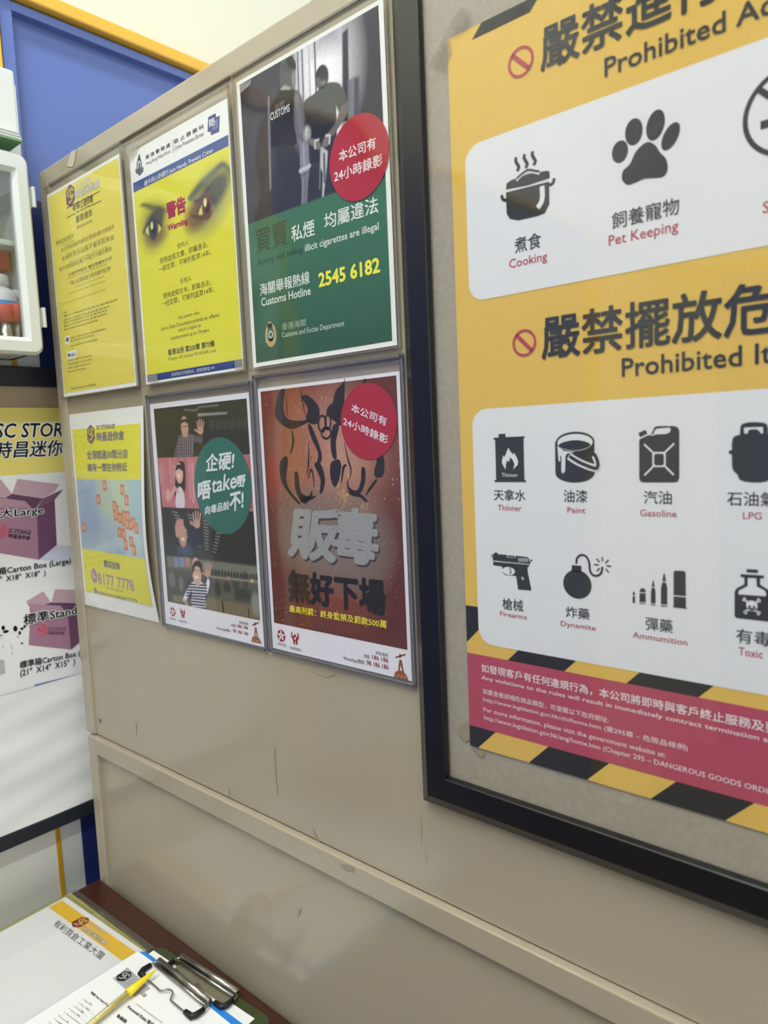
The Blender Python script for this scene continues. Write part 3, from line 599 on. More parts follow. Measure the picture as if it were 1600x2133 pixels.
# third strip: dark car park, man in a hat
pa.poly(((142, 1016), (850, 1050), (868, 1472), (172, 1384)), (40, 44, 46), .8)
for i in range(11):
    x, y = 215+14*i, 1050+24*i
    for k in range(4): pa.line(((x+k*(118-6*i), y+k*22), (x+(42-2*i)+k*(118-6*i), y+10+k*22)), 1.3, (152, 154, 150), .6, .75)
pa.poly(((160, 1290), (440, 1330), (640, 1480), (170, 1400)), (58, 64, 68), 30, .8)
pa.poly(((350, 1180), (370, 1160), (428, 1170), (440, 1300), (340, 1310)), (38, 40, 66), 2, 1, 3); pa.poly(((245, 1390), (285, 1300), (330, 1290), (370, 1330), (372, 1400)), (60, 70, 82), 2, 1, 3); hand((405, 1120), 1.15)
pa.poly(((240, 1195), (248, 1120), (300, 1110), (304, 1165), (330, 1195), (300, 1215), (262, 1215)), (190, 132, 138), 1.5, 1, 3); pa.ell((296, 1236), 9, 15, sk, .2); pa.ell((255, 1215), 4, 6, sk, .4); pa.ell((300, 1262), 4, 2, (226, 210, 200), .4); pa.ell((306, 1345), 14, 6, (66, 92, 128), .6, .4)
# fourth strip: kitchen, woman in stripes
pa.poly(((172, 1388), (868, 1472), (894, 1882), (190, 1745)), (88, 90, 82), .8)
pa.poly(((176, 1390), (868, 1472), (872, 1560), (182, 1480)), (112, 116, 102), 4); pa.poly(((190, 1500), (560, 1540), (560, 1700), (190, 1690)), (76, 78, 78), 14, .8)
for i in range(15): x = 520+i*24; pa.poly(((x, 1490+i*3), (x+14, 1492+i*3), (x+16, 1530+i*3), (x-2, 1528+i*3)), (40, 44, 42), 1.5, .9)
for i in range(9): pa.ell((215+70*i, 1590+random.randint(-20, 60)), random.uniform(5, 10), random.uniform(6, 14), random.choice(((46, 48, 48), (120, 120, 112), (62, 62, 60))), .5, .8)
pa.poly(((470, 1700), (890, 1790), (895, 1885), (480, 1810)), (118, 106, 84), 3); pa.line(((600, 1740), (612, 1830)), 3, (40, 40, 38), 1.2); pa.line(((800, 1790), (806, 1870)), 2, (40, 40, 38), 1.2); pa.poly(((220, 1690), (330, 1705), (332, 1750), (222, 1740)), (124, 116, 96), 2)
pa.line(((510, 1550), (880, 1590)), 2, (142, 142, 128), 2); pa.poly(((690, 1630), (820, 1650), (826, 1740), (700, 1725)), (58, 60, 60), 6); pa.ell((860, 1760), 9, 13, (140, 140, 134), .5, .8)
for x, c in ((232, (132, 142, 180)), (275, (132, 142, 180)), (315, (186, 132, 112))): pa.poly(((x, 1400), (x+34, 1404), (x+36, 1475), (x+2, 1470)), c, 1.5, .8)
pa.poly(((815, 1568), (840, 1570), (838, 1595), (818, 1592)), (206, 172, 96), 1.5); pa.poly(((640, 1548), (656, 1550), (656, 1572), (640, 1570)), (196, 120, 90), 1.5)
pa.poly(((370, 1775), (368, 1660), (340, 1700), (318, 1740), (300, 1720), (345, 1620), (380, 1588), (430, 1585), (470, 1610), (490, 1560), (505, 1600), (485, 1680), (468, 1700), (470, 1795)), (222, 220, 226), 1.2, 1, 3)
for i in range(9): pa.line(((340-4*i if i < 5 else 368, 1606+i*22), (480 if i < 5 else 470, 1616+i*22)), 2.3, (48, 52, 74), .8)
pa.line(((318, 1735), (330, 1765)), 5, sk, 2); hand((488, 1505), 1.0)
pa.ell((404, 1512), 10, 18, (206, 166, 146), .15); pa.poly(((370, 1530), (372, 1460), (400, 1425), (438, 1440), (446, 1500), (440, 1530), (426, 1480), (395, 1470), (384, 1500)), (48, 38, 40), 1.5, 1, 3); pa.ell((402, 1552), 4.5, 2, (232, 220, 214), .4); pa.line(((392, 1502), (398, 1501)), 1.2, (60, 44, 42), .6); pa.line(((414, 1502), (420, 1502)), 1.2, (60, 44, 42), .6)
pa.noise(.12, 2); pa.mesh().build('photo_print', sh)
m = M(); p.ell(m, (597, 855), .056, .0575, L2, ink(44, 104, 96), mm=True, n=56); gd = m.build('green_disc', sh)
m = M(); w2 = ink(216, 222, 220); o = L3
p.T3(m, '企硬!', (478, 745), (692, 722), (474, 615), o, w2, .03, .12); p.T3(m, '唔', (416, 962), (514, 945), (410, 832), o, w2, .04, .1); p.T3(m, 'take', (522, 908), (708, 868), (520, 790), o, w2, .02, .1)
p.T3(m, '嘢', (712, 868), (778, 856), (710, 780), o, w2, .03, .1); p.T3(m, '向毒品說', (468, 1075), (654, 1032), (466, 1012), o, w2, .03, .1); p.T3(m, '不!', (662, 1050), (764, 1026), (656, 918), o, w2, .04, .1); m.build('slogan', gd)
footer(p, sh, (220, 1818), (297, 1832), .006, (('求助/諮詢', 728, 1908, 797, 1886, 0, 0), ('熱線 :', 668, 1930, 712, 1908, 0, 0), ('186 186', 714, 1937, 798, 1913, .015, 1), ('WhatsApp/微信 :', 556, 1954, 668, 1930, .005, 0), ('98 186 186', 682, 1974, 800, 1949, .015, 1)), (855, 1972),
       (('香港特別行政區', 198, 1875, 246, 1860), ('禁毒常務委員會', 266, 1892, 328, 1877)))
sleeve(p, t, -.861, -.2345, -.6435, .0722, rigid, edge_violet, .0035)

p = FACE(-.0012).zoom(530, 740, 350/1082)
pb = (-.635, -.2297, -.4305, .0625)
t = thing('poster', 'reddish-brown drug trafficking poster with cuffed hands', 'poster', p.P((pb[0]+pb[2])/2, pb[1], 0), 'posters on the beige cabinet')
m = M(); p.rect(m, *pb, .0008, white_p); sh = m.build('sheet', t)
pa = Paint(p, -.63, -.1995, -.4345, .059, .00085, (96, 50, 42))
pa.ell((250, 330), 50, 40, (132, 66, 48), 1.4, .8); pa.ell((480, 720), 70, 60, (172, 116, 96), 1.3, .9); pa.ell((560, 640), 40, 50, (180, 140, 120), 1.4, .7); pa.ell((130, 780), 12, 20, (156, 60, 44), 1.3, .6)
pa.ell((520, 1180), 80, 45, (122, 84, 68), 1.2, .8); pa.ell((520, 1560), 50, 25, (128, 66, 44), 1.3, .7); pa.ell((900, 1300), 30, 70, (84, 40, 36), 1.3, .7); pa.ell((280, 650), 30, 40, (150, 96, 66), 1.4, .7)
pa.noise(.25, 1)
for i in range(420):
    x, y = random.uniform(60, 960), random.uniform(250, 1750)
    d_ = abs(x-500)/500+abs(y-760)/700
    pa.ell((x, y), random.uniform(.4, 1.1), random.uniform(.4, 1.2), random.choice(((196, 150, 124), (206, 164, 140), (70, 34, 36), (176, 112, 84), (92, 48, 52))), .6, .75 if d_ < 1 else .45)
for i in range(26): pa.ell((random.gauss(580, 20), random.gauss(900, 45)), random.uniform(.8, 2), random.uniform(.8, 2.4), (206, 164, 84), .6, .8)
for i in range(14): pa.ell((random.gauss(710, 18), random.gauss(980, 28)), random.uniform(.8, 2), random.uniform(.8, 2), (206, 164, 84), .6, .8)
pa.ell((510, 1190), 62, 44, (128, 116, 106), .9, .8); pa.ell((330, 1140), 36, 40, (124, 112, 102), .9, .7); pa.ell((690, 1230), 36, 42, (120, 108, 100), .9, .7); pa.noise(.08, 2)
pa.mesh().build('background_print', sh)
m = M(); k = ink(42, 36, 38)
for pts in (((165, 225), (195, 225), (185, 330), (215, 410), (320, 420), (340, 400), (345, 430), (240, 475), (160, 430), (130, 370), (145, 280)), ((300, 265), (345, 260), (400, 310), (420, 360), (405, 440), (350, 435), (330, 400), (345, 350), (320, 300)), ((560, 190), (582, 185), (565, 440), (510, 420), (468, 385), (470, 340), (505, 300), (520, 235)),
            ((345, 455), (370, 460), (430, 620), (428, 690), (400, 700), (410, 630), (370, 540)), ((505, 455), (545, 450), (525, 560), (530, 660), (505, 660), (490, 570)), ((385, 700), (430, 705), (455, 800), (440, 880), (420, 885), (425, 800)), ((495, 690), (540, 670), (560, 710), (545, 800), (520, 850), (495, 810), (486, 740)),
            ((165, 690), (205, 650), (215, 690), (205, 800), (230, 870), (295, 950), (280, 955), (215, 880), (170, 800)), ((258, 760), (282, 765), (300, 880), (350, 905), (370, 870), (372, 910), (340, 945), (295, 925), (265, 870)), ((600, 790), (612, 850), (660, 870), (685, 810), (690, 725), (712, 730), (715, 800), (690, 880), (640, 900), (600, 860)),
            ((790, 640), (830, 650), (838, 720), (825, 780), (780, 785), (772, 740), (785, 700)), ((780, 800), (790, 810), (740, 880), (715, 905), (740, 850)), ((285, 900), (330, 915), (395, 905), (385, 920), (345, 940), (335, 955), (300, 945)), ((590, 870), (640, 895), (680, 890), (728, 935), (715, 945), (680, 915), (630, 905))):
    p.poly(m, pts, L1, k, 4)
for pts, w in ((((205, 270), (212, 400)), .0015), (((292, 210), (325, 380)), .002), (((240, 480), (250, 560), (230, 640)), .004), (((580, 560), (600, 660), (622, 740), (610, 800)), .0025), (((350, 560), (348, 700), (335, 770)), .0025), (((345, 800), (360, 740), (375, 760), (385, 850)), .003), (((560, 820), (575, 720), (595, 710)), .004), (((580, 150), (575, 260)), .002), (((712, 150), (708, 195)), .006)):
    p.stroke(m, pts, w, L2, k, 4, True)
m.build('hands_drawing', sh)
m = M()
for c, rx, ry in (((436, 440), 24, 52), ((462, 500), 30, 36), ((474, 430), 18, 48)):
    q = [(c[0]+rx*math.cos(a*math.pi/12), c[1]+ry*math.sin(a*math.pi/12)) for a in range(25)]; p.stroke(m, q, .0022, L2, k)
m.build('chain_drawing', sh)
m = M()
for dx, dy, o, c in ((10, 14, L1, ink(62, 54, 52)), (5, 7, L2, ink(86, 80, 76)), (0, 0, L3, mat('stone_ink', (146, 146, 144), .6, .2, noise=(700, .3)))):
    p.T3(m, '販', (222+dx, 1290+dy), (512+dx, 1330+dy), (255+dx, 985+dy), o, c, .045); p.T3(m, '毒', (505+dx, 1310+dy), (785+dx, 1350+dy), (512+dx, 985+dy), o, c, .045)
m.build('stone_lettering', sh)
m = M(); p.T3(m, '無好下場', (226, 1578), (842, 1672), (218, 1385), L3, ink(32, 27, 30), .05); m.build('heading', sh)
m = M(); p.T3(m, '最高刑罰：終身監禁及罰款500萬', (226, 1652), (850, 1760), (226, 1608), L3, ink(222, 206, 62), .025); m.build('penalty_text', sh)
sticker(p, sh, (731, 427), .0365, ((622, 362), (848, 458), (628, 308)), ((570, 448), (856, 574), (576, 394)))
footer(p, sh, (173, 1806), (262, 1824), .0068, (('求助/諮詢', 780, 1928, 860, 1903, 0, 0), ('熱線 :', 706, 1948, 750, 1922, 0, 0), ('186 186', 760, 1957, 862, 1929, .015, 1), ('WhatsApp/微信 :', 573, 1964, 718, 1934, .005, 0), ('98 186 186', 724, 1993, 864, 1963, .015, 1)), (940, 1998),
       (('香港特別行政區', 150, 1865, 205, 1848), ('禁毒常務委員會', 228, 1892, 300, 1872)))
sleeve(p, t, -.639, -.234, -.4245, .0775, rigid, edge_violet, .0035)

# ---------------------------------------------------------------- big framed sign
GY = .0055; SY = .0025
p = Plane((0, -GY, 1.6), (1, 0, 0), (0, 0, 1))
fx0, fx1, fz0, fz1 = -.4174, .535, 1.6-.3413, 1.6+.447; KS = .9893
sg = thing('framed_sign', 'large black framed sign of prohibited activities and items', 'sign', ((fx0+fx1)/2, -SY, fz0))
prof = ((0, 0), (0, .0030), (.0112, .0105), (.0316, .0105), (.0326, .0097), (.0333, .004))
def ring_frame(x0, x1, z0, z1, prof, mk, m, mt):
    vs = []; fs = []; n = len(prof)
    for d, h in prof: vs += [mk(x0+d, z0+d, h), mk(x1-d, z0+d, h), mk(x1-d, z1-d, h), mk(x0+d, z1-d, h)]
    for i in range(n-1):
        for k in range(4): fs.append([i*4+k, i*4+(k+1) % 4, (i+1)*4+(k+1) % 4, (i+1)*4+k])
    m.add(vs, fs, mt)
m = M(); ring_frame(fx0, fx1, fz0, fz1, prof, lambda x, z, h: (x, -SY-h, z), m, black_f); m.build('frame', sg)
m = M(); m.box((fx0+.02, -SY-.0022, fz0+.02), (fx1-.02, -SY-.0004, fz1-.02), mat('grey_board', (156, 147, 134), .8, .1, noise=(260, .08))); m.build('backing_board', sg)
YEL = ink(208, 172, 84); su0, su1, sv0, sv1 = -.3645*KS, .4765, -.2757*KS, .3238*KS
m = M(); p.rect(m, su0, sv0, su1, sv1, .0007, YEL); sh = m.build('sheet', sg)
m = M(); kb = ink(30, 28, 30)
def clip(poly, lo, hi):
    def cut(P, f, side):
        out = []
        for a, b in zip(P, P[1:]+P[:1]):
            ia, ib = side*(f(a)) >= 0, side*(f(b)) >= 0
            if ia: out.append(a)
            if ia != ib: t_ = f(a)/(f(a)-f(b)); out.append((a[0]+(b[0]-a[0])*t_, a[1]+(b[1]-a[1])*t_))
        return out
    for f, sd in ((lambda q: q[0]-lo[0], 1), (lambda q: q[0]-hi[0], -1), (lambda q: q[1]-lo[1], 1), (lambda q: q[1]-hi[1], -1)):
        if len(poly) > 2: poly = cut(poly, f, sd)
    return poly
for (v0, v1, ph) in ((sv0, -.1474*KS, -.0803*KS), (.3142*KS, sv1, -.6025*KS)):
    for i in range(-3, 14):
        c1 = ph+i*.1036*KS; c0 = c1-.0525*KS
        q = clip([(c0+v0, v0), (c1+v0, v0), (c1+v1, v1), (c0+v1, v1)], (su0, v0), (su1, v1))
        if len(q) > 2: m = M(); p.face(m, q, .0008, kb); m.build('hazard_stripe', sh)
m = M()
m = M(); p.rect(m, su0, -.2567*KS, su1, -.190*KS, .0009, ink(164, 66, 88)); rb = m.build('red_band', sh)
p.zoom(900, 1250, .4375); m = M(); w2 = ink(226, 216, 220); o = L2
# the band's lines of writing
p.T(m, '如發現客戶有任何違規行為，本公司將即時與客戶終止服務及要求搬離', 236, 342, 1582, 302, o, w2, .012, 0, 27)
p.T(m, 'Any violations to the rules will result in immediately contract termination and moving out', 236, 382, 1600, 358, o, w2, .006, 0, 77)
p.T(m, '如要查看詳細危險品類型，可瀏覽以下政府網址:', 242, 446, 842, 420, o, w2)
p.T(m, 'http://www.legislation.gov.hk/chi/home.htm (第295章 – 危險品條例)', 244, 486, 1218, 458, o, w2)
p.T(m, 'For more information, please visit the government website at:', 246, 536, 1112, 509, o, w2)
p.T(m, 'http://www.legislation.gov.hk/eng/home.htm (Chapter 295 – DANGEROUS GOODS ORDINANCE)', 248, 574, 1596, 547, o, w2, 0, 0, 78)
m.build('band_text', sh)
PAN = ink(213, 214, 219)
m = M(); p.rect(m, -.3505*KS, .1114*KS, .4625, .2350*KS, .0010, PAN, .014); m.build('white_panel', sh)
m = M(); p.rect(m, -.3515*KS, -.1795*KS, .4625, .0225*KS, .0010, PAN, .014); m.build('white_panel', sh)
dk = ink(44, 46, 50)
def icon(name, fn): m = M(); fn(m); return m.build(name, sh)
def prohibit(c, rx):
    def f(m):
        u, v = p.uv(c, L2); a = p.uv((c[0]+rx, c[1]), L2); R = math.dist((u, v), a)*.95; p.ring(m, c, R*.82, R, L2, RED)
        d = R*.65; w = R*.1
        p.face(m, [(u-d-w, v+d-w), (u+d-w, v-d-w), (u+d+w, v-d+w), (u-d+w, v+d+w)], L2, RED)
    icon('prohibition_symbol', f)
p.zoom(800, 0, .5); prohibit((569, 257), 54)
m = M(); p.T(m, '嚴禁進行以下活動', 655, 300, 1410, 118, L2, dk, .022, 0, 4); p.T(m, 'Prohibited Activities', 920, 322, 1422, 244, L2, dk, .016, 0, 10); m.build('heading', sh)
def caption(pl, name, a, mt):
    m = M(); pl.T(m, *a, L2, mt, .010); m.build(name, sh)
for a in (('煮食', 545, 1056, 655, 992), ('飼養寵物', 950, 957, 1230, 888), ('吸煙', 1650, 830, 1800, 760)): caption(p, 'caption', a, dk)
for a in (('Cooking', 522, 1130, 680, 1082), ('Pet Keeping', 937, 1038, 1226, 982), ('Smoking', 1578, 905, 1830, 842)): caption(p, 'red_caption', a, RED)
def pot(m):
    p.poly(m, ((508, 802), (688, 756), (689, 850), (670, 888), (640, 900), (560, 918), (525, 912), (511, 890)), L2, dk)
    p.poly(m, ((508, 790), (510, 765), (530, 750), (600, 725), (680, 711), (690, 716), (690, 742), (600, 772)), L2, dk)
    p.stroke(m, ((552, 752), (570, 732), (600, 714), (632, 718), (648, 722)), .0022, L3, PAN, 4); p.stroke(m, ((552, 744), (572, 726), (600, 708), (630, 712), (648, 714)), .0016, L4, dk, 4)
    p.stroke(m, ((490, 812), (493, 826), (502, 834), (512, 832)), .0024, L2, dk, 4); p.stroke(m, ((709, 742), (706, 758), (698, 768), (686, 770)), .0024, L2, dk, 4)
    p.stroke(m, ((658, 775), (660, 810), (656, 840), (640, 866)), .004, L3, PAN, 4)
    for x, y in ((548, 655), (583, 642), (617, 630)): p.stroke(m, ((x+4, y), (x, y+14), (x+8, y+30), (x+14, y+42), (x+6, y+58)), .0026, L2, dk, 4)
icon('cooking_pot_icon', pot)
def paw(m):
    for c, rx, ry, ro in (((983, 632), .0058, .0074, 0), ((1041, 549), .0062, .0087, .0), ((1131, 521), .0062, .0096, -.2), ((1194, 568), .0052, .0088, -.5)): p.ell(m, c, rx, ry, L2, dk, ro, mm=True)
    p.poly(m, ((1095, 592), (1130, 605), (1150, 635), (1175, 662), (1182, 705), (1165, 735), (1130, 742), (1085, 745), (1045, 762), (1015, 770), (992, 748), (996, 712), (1025, 682), (1050, 630)), L2, dk, 5)
icon('paw_icon', paw)
def smoke(m):
    c = (1690, 455); p.ring(m, c, .0232, .0262, L2, dk); u, v = p.uv(c, L2)
    p.face(m, [(u-.016, v-.007), (u+.007, v-.007), (u+.007, v-.002), (u-.016, v-.002)], L2, dk); p.face(m, [(u+.009, v-.007), (u+.015, v-.007), (u+.015, v-.002), (u+.009, v-.002)], L2, dk)
    p.face(m, [(u-.019, v+.0165), (u-.0165, v+.019), (u+.019, v-.0165), (u+.0165, v-.019)], L3, dk)
icon('smoking_icon', smoke)
p.zoom(800, 600, .5); prohibit((584, 228), 52)
m = M(); p.T(m, '嚴禁擺放危險物品', 660, 297, 1405, 122, L2, dk, .022, 0, 4); p.T(m, 'Prohibited Items', 992, 370, 1490, 294, L2, dk, .016, 0, 10); m.build('heading', sh)
p.zoom(950, 850, 350/1493)
for a in (('天拿水', 338, 820, 618, 722), ('油漆', 958, 836, 1168, 726), ('槍械', 413, 1786, 598, 1682), ('炸藥', 978, 1856, 1188, 1758)): caption(p, 'caption', a, dk)
for a in (('Thinner', 372, 910, 585, 860), ('Paint', 990, 930, 1150, 880), ('Firearms', 393, 1846, 630, 1804), ('Dynamite', 932, 1948, 1242, 1890)): caption(p, 'red_caption', a, RED)
q5 = Plane(p.O, p.U, p.V).zoom(1280, 850, 320/1138)
for a in (('汽油', 218, 710, 425, 612), ('石油氣', 835, 722, 1200, 618), ('彈藥', 232, 1642, 432, 1545), ('有毒', 902, 1735, 1160, 1630)): caption(q5, 'caption', a, dk)
for a in (('Gasoline', 190, 800, 460, 750), ('LPG', 953, 822, 1090, 770), ('Ammumition', 137, 1700, 540, 1656), ('Toxic', 920, 1830, 1098, 1770)): caption(q5, 'red_caption', a, RED)
def can(m):
    p.poly(m, ((347, 272), (600, 260), (608, 642), (357, 642)), L2, dk); p.poly(m, ((332, 264), (378, 262), (378, 231), (438, 227), (440, 258), (610, 250), (610, 268), (334, 281)), L3, dk); p.poly(m, ((341, 640), (621, 640), (622, 656), (343, 656)), L3, dk)
    p.poly(m, ((440, 546), (425, 520), (408, 490), (410, 460), (420, 420), (432, 436), (446, 400), (465, 352), (482, 385), (508, 415), (514, 394), (540, 440), (552, 475), (548, 505), (508, 545), (520, 500), (505, 462), (482, 436), (470, 480), (455, 462), (443, 500)), L4, PAN)
    p.T(m, 'Thinner', 405, 612, 550, 577, L4, PAN)
icon('thinner_can_icon', can)
def bucket(m):
    p.poly(m, [(880, 300), (883, 575)]+[(1057-175*math.cos(a*math.pi/14), 575+88*math.sin(a*math.pi/14)) for a in range(1, 14)]+[(1232, 572), (1230, 300)], L2, dk)
    p.ell(m, (1055, 302), 176, 92, L2, dk); p.ell(m, (1055, 306), 160, 76, L3, PAN); p.poly(m, ((912, 335), (950, 305), (1055, 284), (1150, 298), (1196, 325), (1160, 355), (1055, 377), (960, 362)), L4, dk, 4)
    p.poly(m, ((900, 335), (960, 382), (1060, 390), (985, 405), (972, 430), (970, 560), (950, 583), (935, 565), (938, 432), (926, 420), (927, 470), (918, 478), (911, 465)), L3, PAN)
    W_ = ((1236, 420), (1262, 490), (1244, 530), (1190, 522), (1110, 490), (1045, 455), (1003, 425))
    p.stroke(m, W_, .0056, L3, PAN, 5); p.stroke(m, ((1228, 405), (1250, 450), (1262, 500), (1255, 528), (1236, 536), (1180, 518), (1100, 484), (1045, 452), (1008, 428)), .0026, L4, dk, 5)
icon('paint_bucket_icon', bucket)
def gun(m):
    p.poly(m, ((328, 1295), (452, 1304), (452, 1326), (528, 1332), (531, 1312), (640, 1324), (662, 1378), (655, 1386), (328, 1354)), L2, dk); p.ell(m, (355, 1294), 16, 11, L2, dk); p.poly(m, ((315, 1297), (323, 1297), (323, 1329), (315, 1329)), L2, dk); p.poly(m, ((655, 1344), (681, 1350), (667, 1372)), L2, dk); p.poly(m, ((458, 1308), (524, 1314), (524, 1327), (458, 1321)), L2, dk)
    p.poly(m, ((330, 1364), (655, 1393), (636, 1420), (638, 1460), (670, 1612), (664, 1622), (552, 1612), (535, 1496), (520, 1490), (440, 1486), (416, 1462), (411, 1408), (330, 1396)), L2, dk)
    p.ell(m, (468, 1448), 55, 36, L3, PAN); p.stroke(m, ((488, 1408), (480, 1430), (490, 1455), (475, 1472)), .0009, L4, dk, 4)
    for i in range(7): p.stroke(m, ((553+13*i, 1332), (560+13*i, 1368)), .0005, L3, PAN)
    p.ell(m, (592, 1513), 12, 13, L3, PAN); p.stroke(m, ((582, 1522), (602, 1504)), .0005, L4, dk)
icon('pistol_icon', gun)
def bomb(m):
    p.ell(m, (1077, 1566), 127, 128, L2, dk); p.poly(m, ((1030, 1394), (1115, 1402), (1112, 1462), (1025, 1455)), L2, dk)
    p.stroke(m, ((1070, 1385), (1075, 1335), (1110, 1306), (1155, 1318), (1183, 1370), (1190, 1440), (1215, 1482), (1255, 1490), (1290, 1465), (1302, 1410)), .0017, L2, dk, 6)
    for a, b in (((1300, 1322), (1300, 1362)), ((1357, 1349), (1327, 1378)), ((1379, 1406), (1337, 1402)), ((1358, 1460), (1329, 1428)), ((1226, 1391), (1266, 1395)), ((1247, 1338), (1277, 1370)), ((1250, 1450), (1278, 1422))): p.stroke(m, (a, b), .0011, L2, dk)
icon('bomb_icon', bomb)
def jerry(m):
    q5.poly(m, ((183, 245), (192, 222), (210, 210), (258, 194), (276, 188), (296, 142), (315, 133), (445, 133), (472, 145), (481, 170), (481, 515), (472, 542), (450, 551), (215, 551), (192, 542), (184, 518)), L2, dk)
    q5.poly(m, ((285, 200), (300, 165), (318, 152), (410, 145), (418, 160), (408, 180), (385, 192), (320, 194)), L3, PAN); q5.poly(m, ((177, 185), (230, 160), (245, 190), (190, 217)), L2, dk); q5.stroke(m, ((190, 225), (250, 196), (290, 200)), .0008, L3, PAN)
    for a, b in (((220, 268), (292, 335)), ((443, 262), (370, 332)), ((222, 498), (290, 430)), ((440, 496), (372, 428))): q5.stroke(m, (a, b), .0012, L3, PAN)
    q5.poly(m, ((281, 340), (298, 325), (362, 325), (380, 340), (380, 420), (365, 437), (298, 437), (281, 422)), L3, PAN); q5.poly(m, ((294, 350), (306, 338), (356, 338), (367, 350), (367, 412), (355, 425), (306, 425), (294, 412)), L4, dk)
icon('jerrycan_icon', jerry)
def lpg(m):
    q5.poly(m, ((870, 260), (875, 228), (890, 208), (930, 196), (932, 140), (945, 118), (985, 106), (1040, 103), (1105, 108), (1130, 120), (1138, 145), (1140, 196), (1180, 208), (1195, 230), (1200, 262), (1198, 440), (1185, 475), (1165, 492), (1158, 515), (1130, 542), (1085, 551), (1030, 552), (960, 544), (925, 528), (910, 490), (885, 470), (872, 440), (870, 345), (850, 338), (846, 325), (852, 314), (870, 312)), L2, dk)
    q5.poly(m, ((960, 145), (1100, 140), (1102, 186), (1085, 190), (1078, 172), (1050, 165), (1000, 168), (985, 190), (962, 188)), L3, PAN); q5.poly(m, ((988, 172), (1005, 158), (1055, 156), (1072, 170), (1070, 188), (990, 190)), L4, dk)
icon('gas_cylinder_icon', lpg)
def ammo(m):
    def bl(x0, x1, top, sh_, bot, lines, narrow=0):
        c = (x0+x1)/2; n_ = narrow
        if n_: q = ((x0, bot), (x0, sh_+40), (x0+n_, sh_+8), (x0+n_, sh_), (c-n_*.8, top+18), (c, top), (c+n_*.8, top+18), (x1-n_, sh_), (x1-n_, sh_+8), (x1, sh_+40), (x1, bot))
        else: q = [(x0, bot), (x0, sh_)]+[(c-(x1-x0)/2*math.cos(a*math.pi/8), sh_-(sh_-top)*math.sin(a*math.pi/8)) for a in range(1, 8)]+[(x1, sh_), (x1, bot)]
        q5.poly(m, q, L2, dk)
        for y in lines: q5.stroke(m, ((x0-2, y-1), (x1+2, y+2)), .0006, L3, PAN)
    bl(135, 153, 1358, 1385, 1444, (1390,)); bl(186, 232, 1333, 1360, 1451, (1368, 1441)); bl(270, 305, 1268, 1325, 1461, (1328, 1450), 6); bl(345, 392, 1220, 1288, 1471, (1288, 1459), 9)
    q5.poly(m, ((438, 1220), (445, 1206), (460, 1204), (515, 1207), (528, 1216), (530, 1476), (540, 1489), (430, 1476), (438, 1470)), L2, dk); q5.stroke(m, ((437, 1390), (531, 1399)), .0007, L3, PAN)
icon('bullets_icon', ammo)
def toxic(m):
    q5.poly(m, ((978, 1192), (1063, 1197), (1063, 1222), (978, 1216)), L2, dk); q5.poly(m, ((935, 1230), (1108, 1240), (1108, 1263), (935, 1252)), L2, dk)
    q5.poly(m, ((962, 1252), (1080, 1258), (1080, 1308), (1140, 1345), (1155, 1375), (1155, 1570), (1145, 1582), (905, 1556), (890, 1540), (890, 1360), (905, 1335), (962, 1305)), L2, dk)
    q5.poly(m, ((988, 1258), (1052, 1262), (1054, 1322), (1110, 1350), (1125, 1372), (1120, 1394), (920, 1380), (920, 1355), (988, 1318)), L3, PAN)
    q5.ell(m, (1018, 1462), 42, 36, L3, PAN); q5.poly(m, ((992, 1480), (1045, 1484), (1042, 1508), (992, 1502)), L3, PAN)
    for c in ((1001, 1470), (1036, 1473)): q5.ell(m, c, 10, 9, L4, dk)
    for x in (1008, 1018, 1028): q5.stroke(m, ((x, 1494), (x, 1507)), .0004, L4, dk)
    for c in ((965, 1412), (958, 1422), (1068, 1418), (1075, 1430), (966, 1510), (974, 1518), (1066, 1526), (1074, 1516)): q5.ell(m, c, 10, 10, L3, PAN)
    for a, b in (((964, 1418), (984, 1436)), ((1070, 1425), (1050, 1440)), ((968, 1512), (986, 1494)), ((1070, 1520), (1050, 1502))): q5.stroke(m, (a, b), .0013, L3, PAN)
icon('poison_bottle_icon', toxic)
p.zoom(820, 0, .1876); m = M(); tp = clear('clear_tape', (214, 208, 196), .12, .9, .06, milky=.1, scale=300)
p.poly(m, ((580, 340), (745, 60), (870, 130), (800, 330), (630, 410)), .0022, tp); p.poly(m, ((560, 400), (400, 690), (540, 775), (640, 600), (615, 430)), .0022, tp); m.build('tape', sh)
p.zoom(820, 1500, .125); m = M(); p.poly(m, ((1130, 60), (1060, 190), (1190, 360), (1270, 330), (1262, 20)), .0006, mat('stain', (146, 134, 112), .8, .1)); p.poly(m, ((1290, 470), (1520, 520), (1480, 620), (1420, 590)), .0006, MATS['stain']); m.build('glue_stain', sh)
m = M(); Plane((0, -SY-.0062, 1.6), (1, 0, 0), (0, 0, 1)).rect(m, fx0+.031, fz0-1.6+.031, fx1-.031, fz1-1.6-.031, 0, clear('acrylic', (250, 250, 250), .03, .03, .04, milky=.02, scale=3)); m.build('glazing', sg)

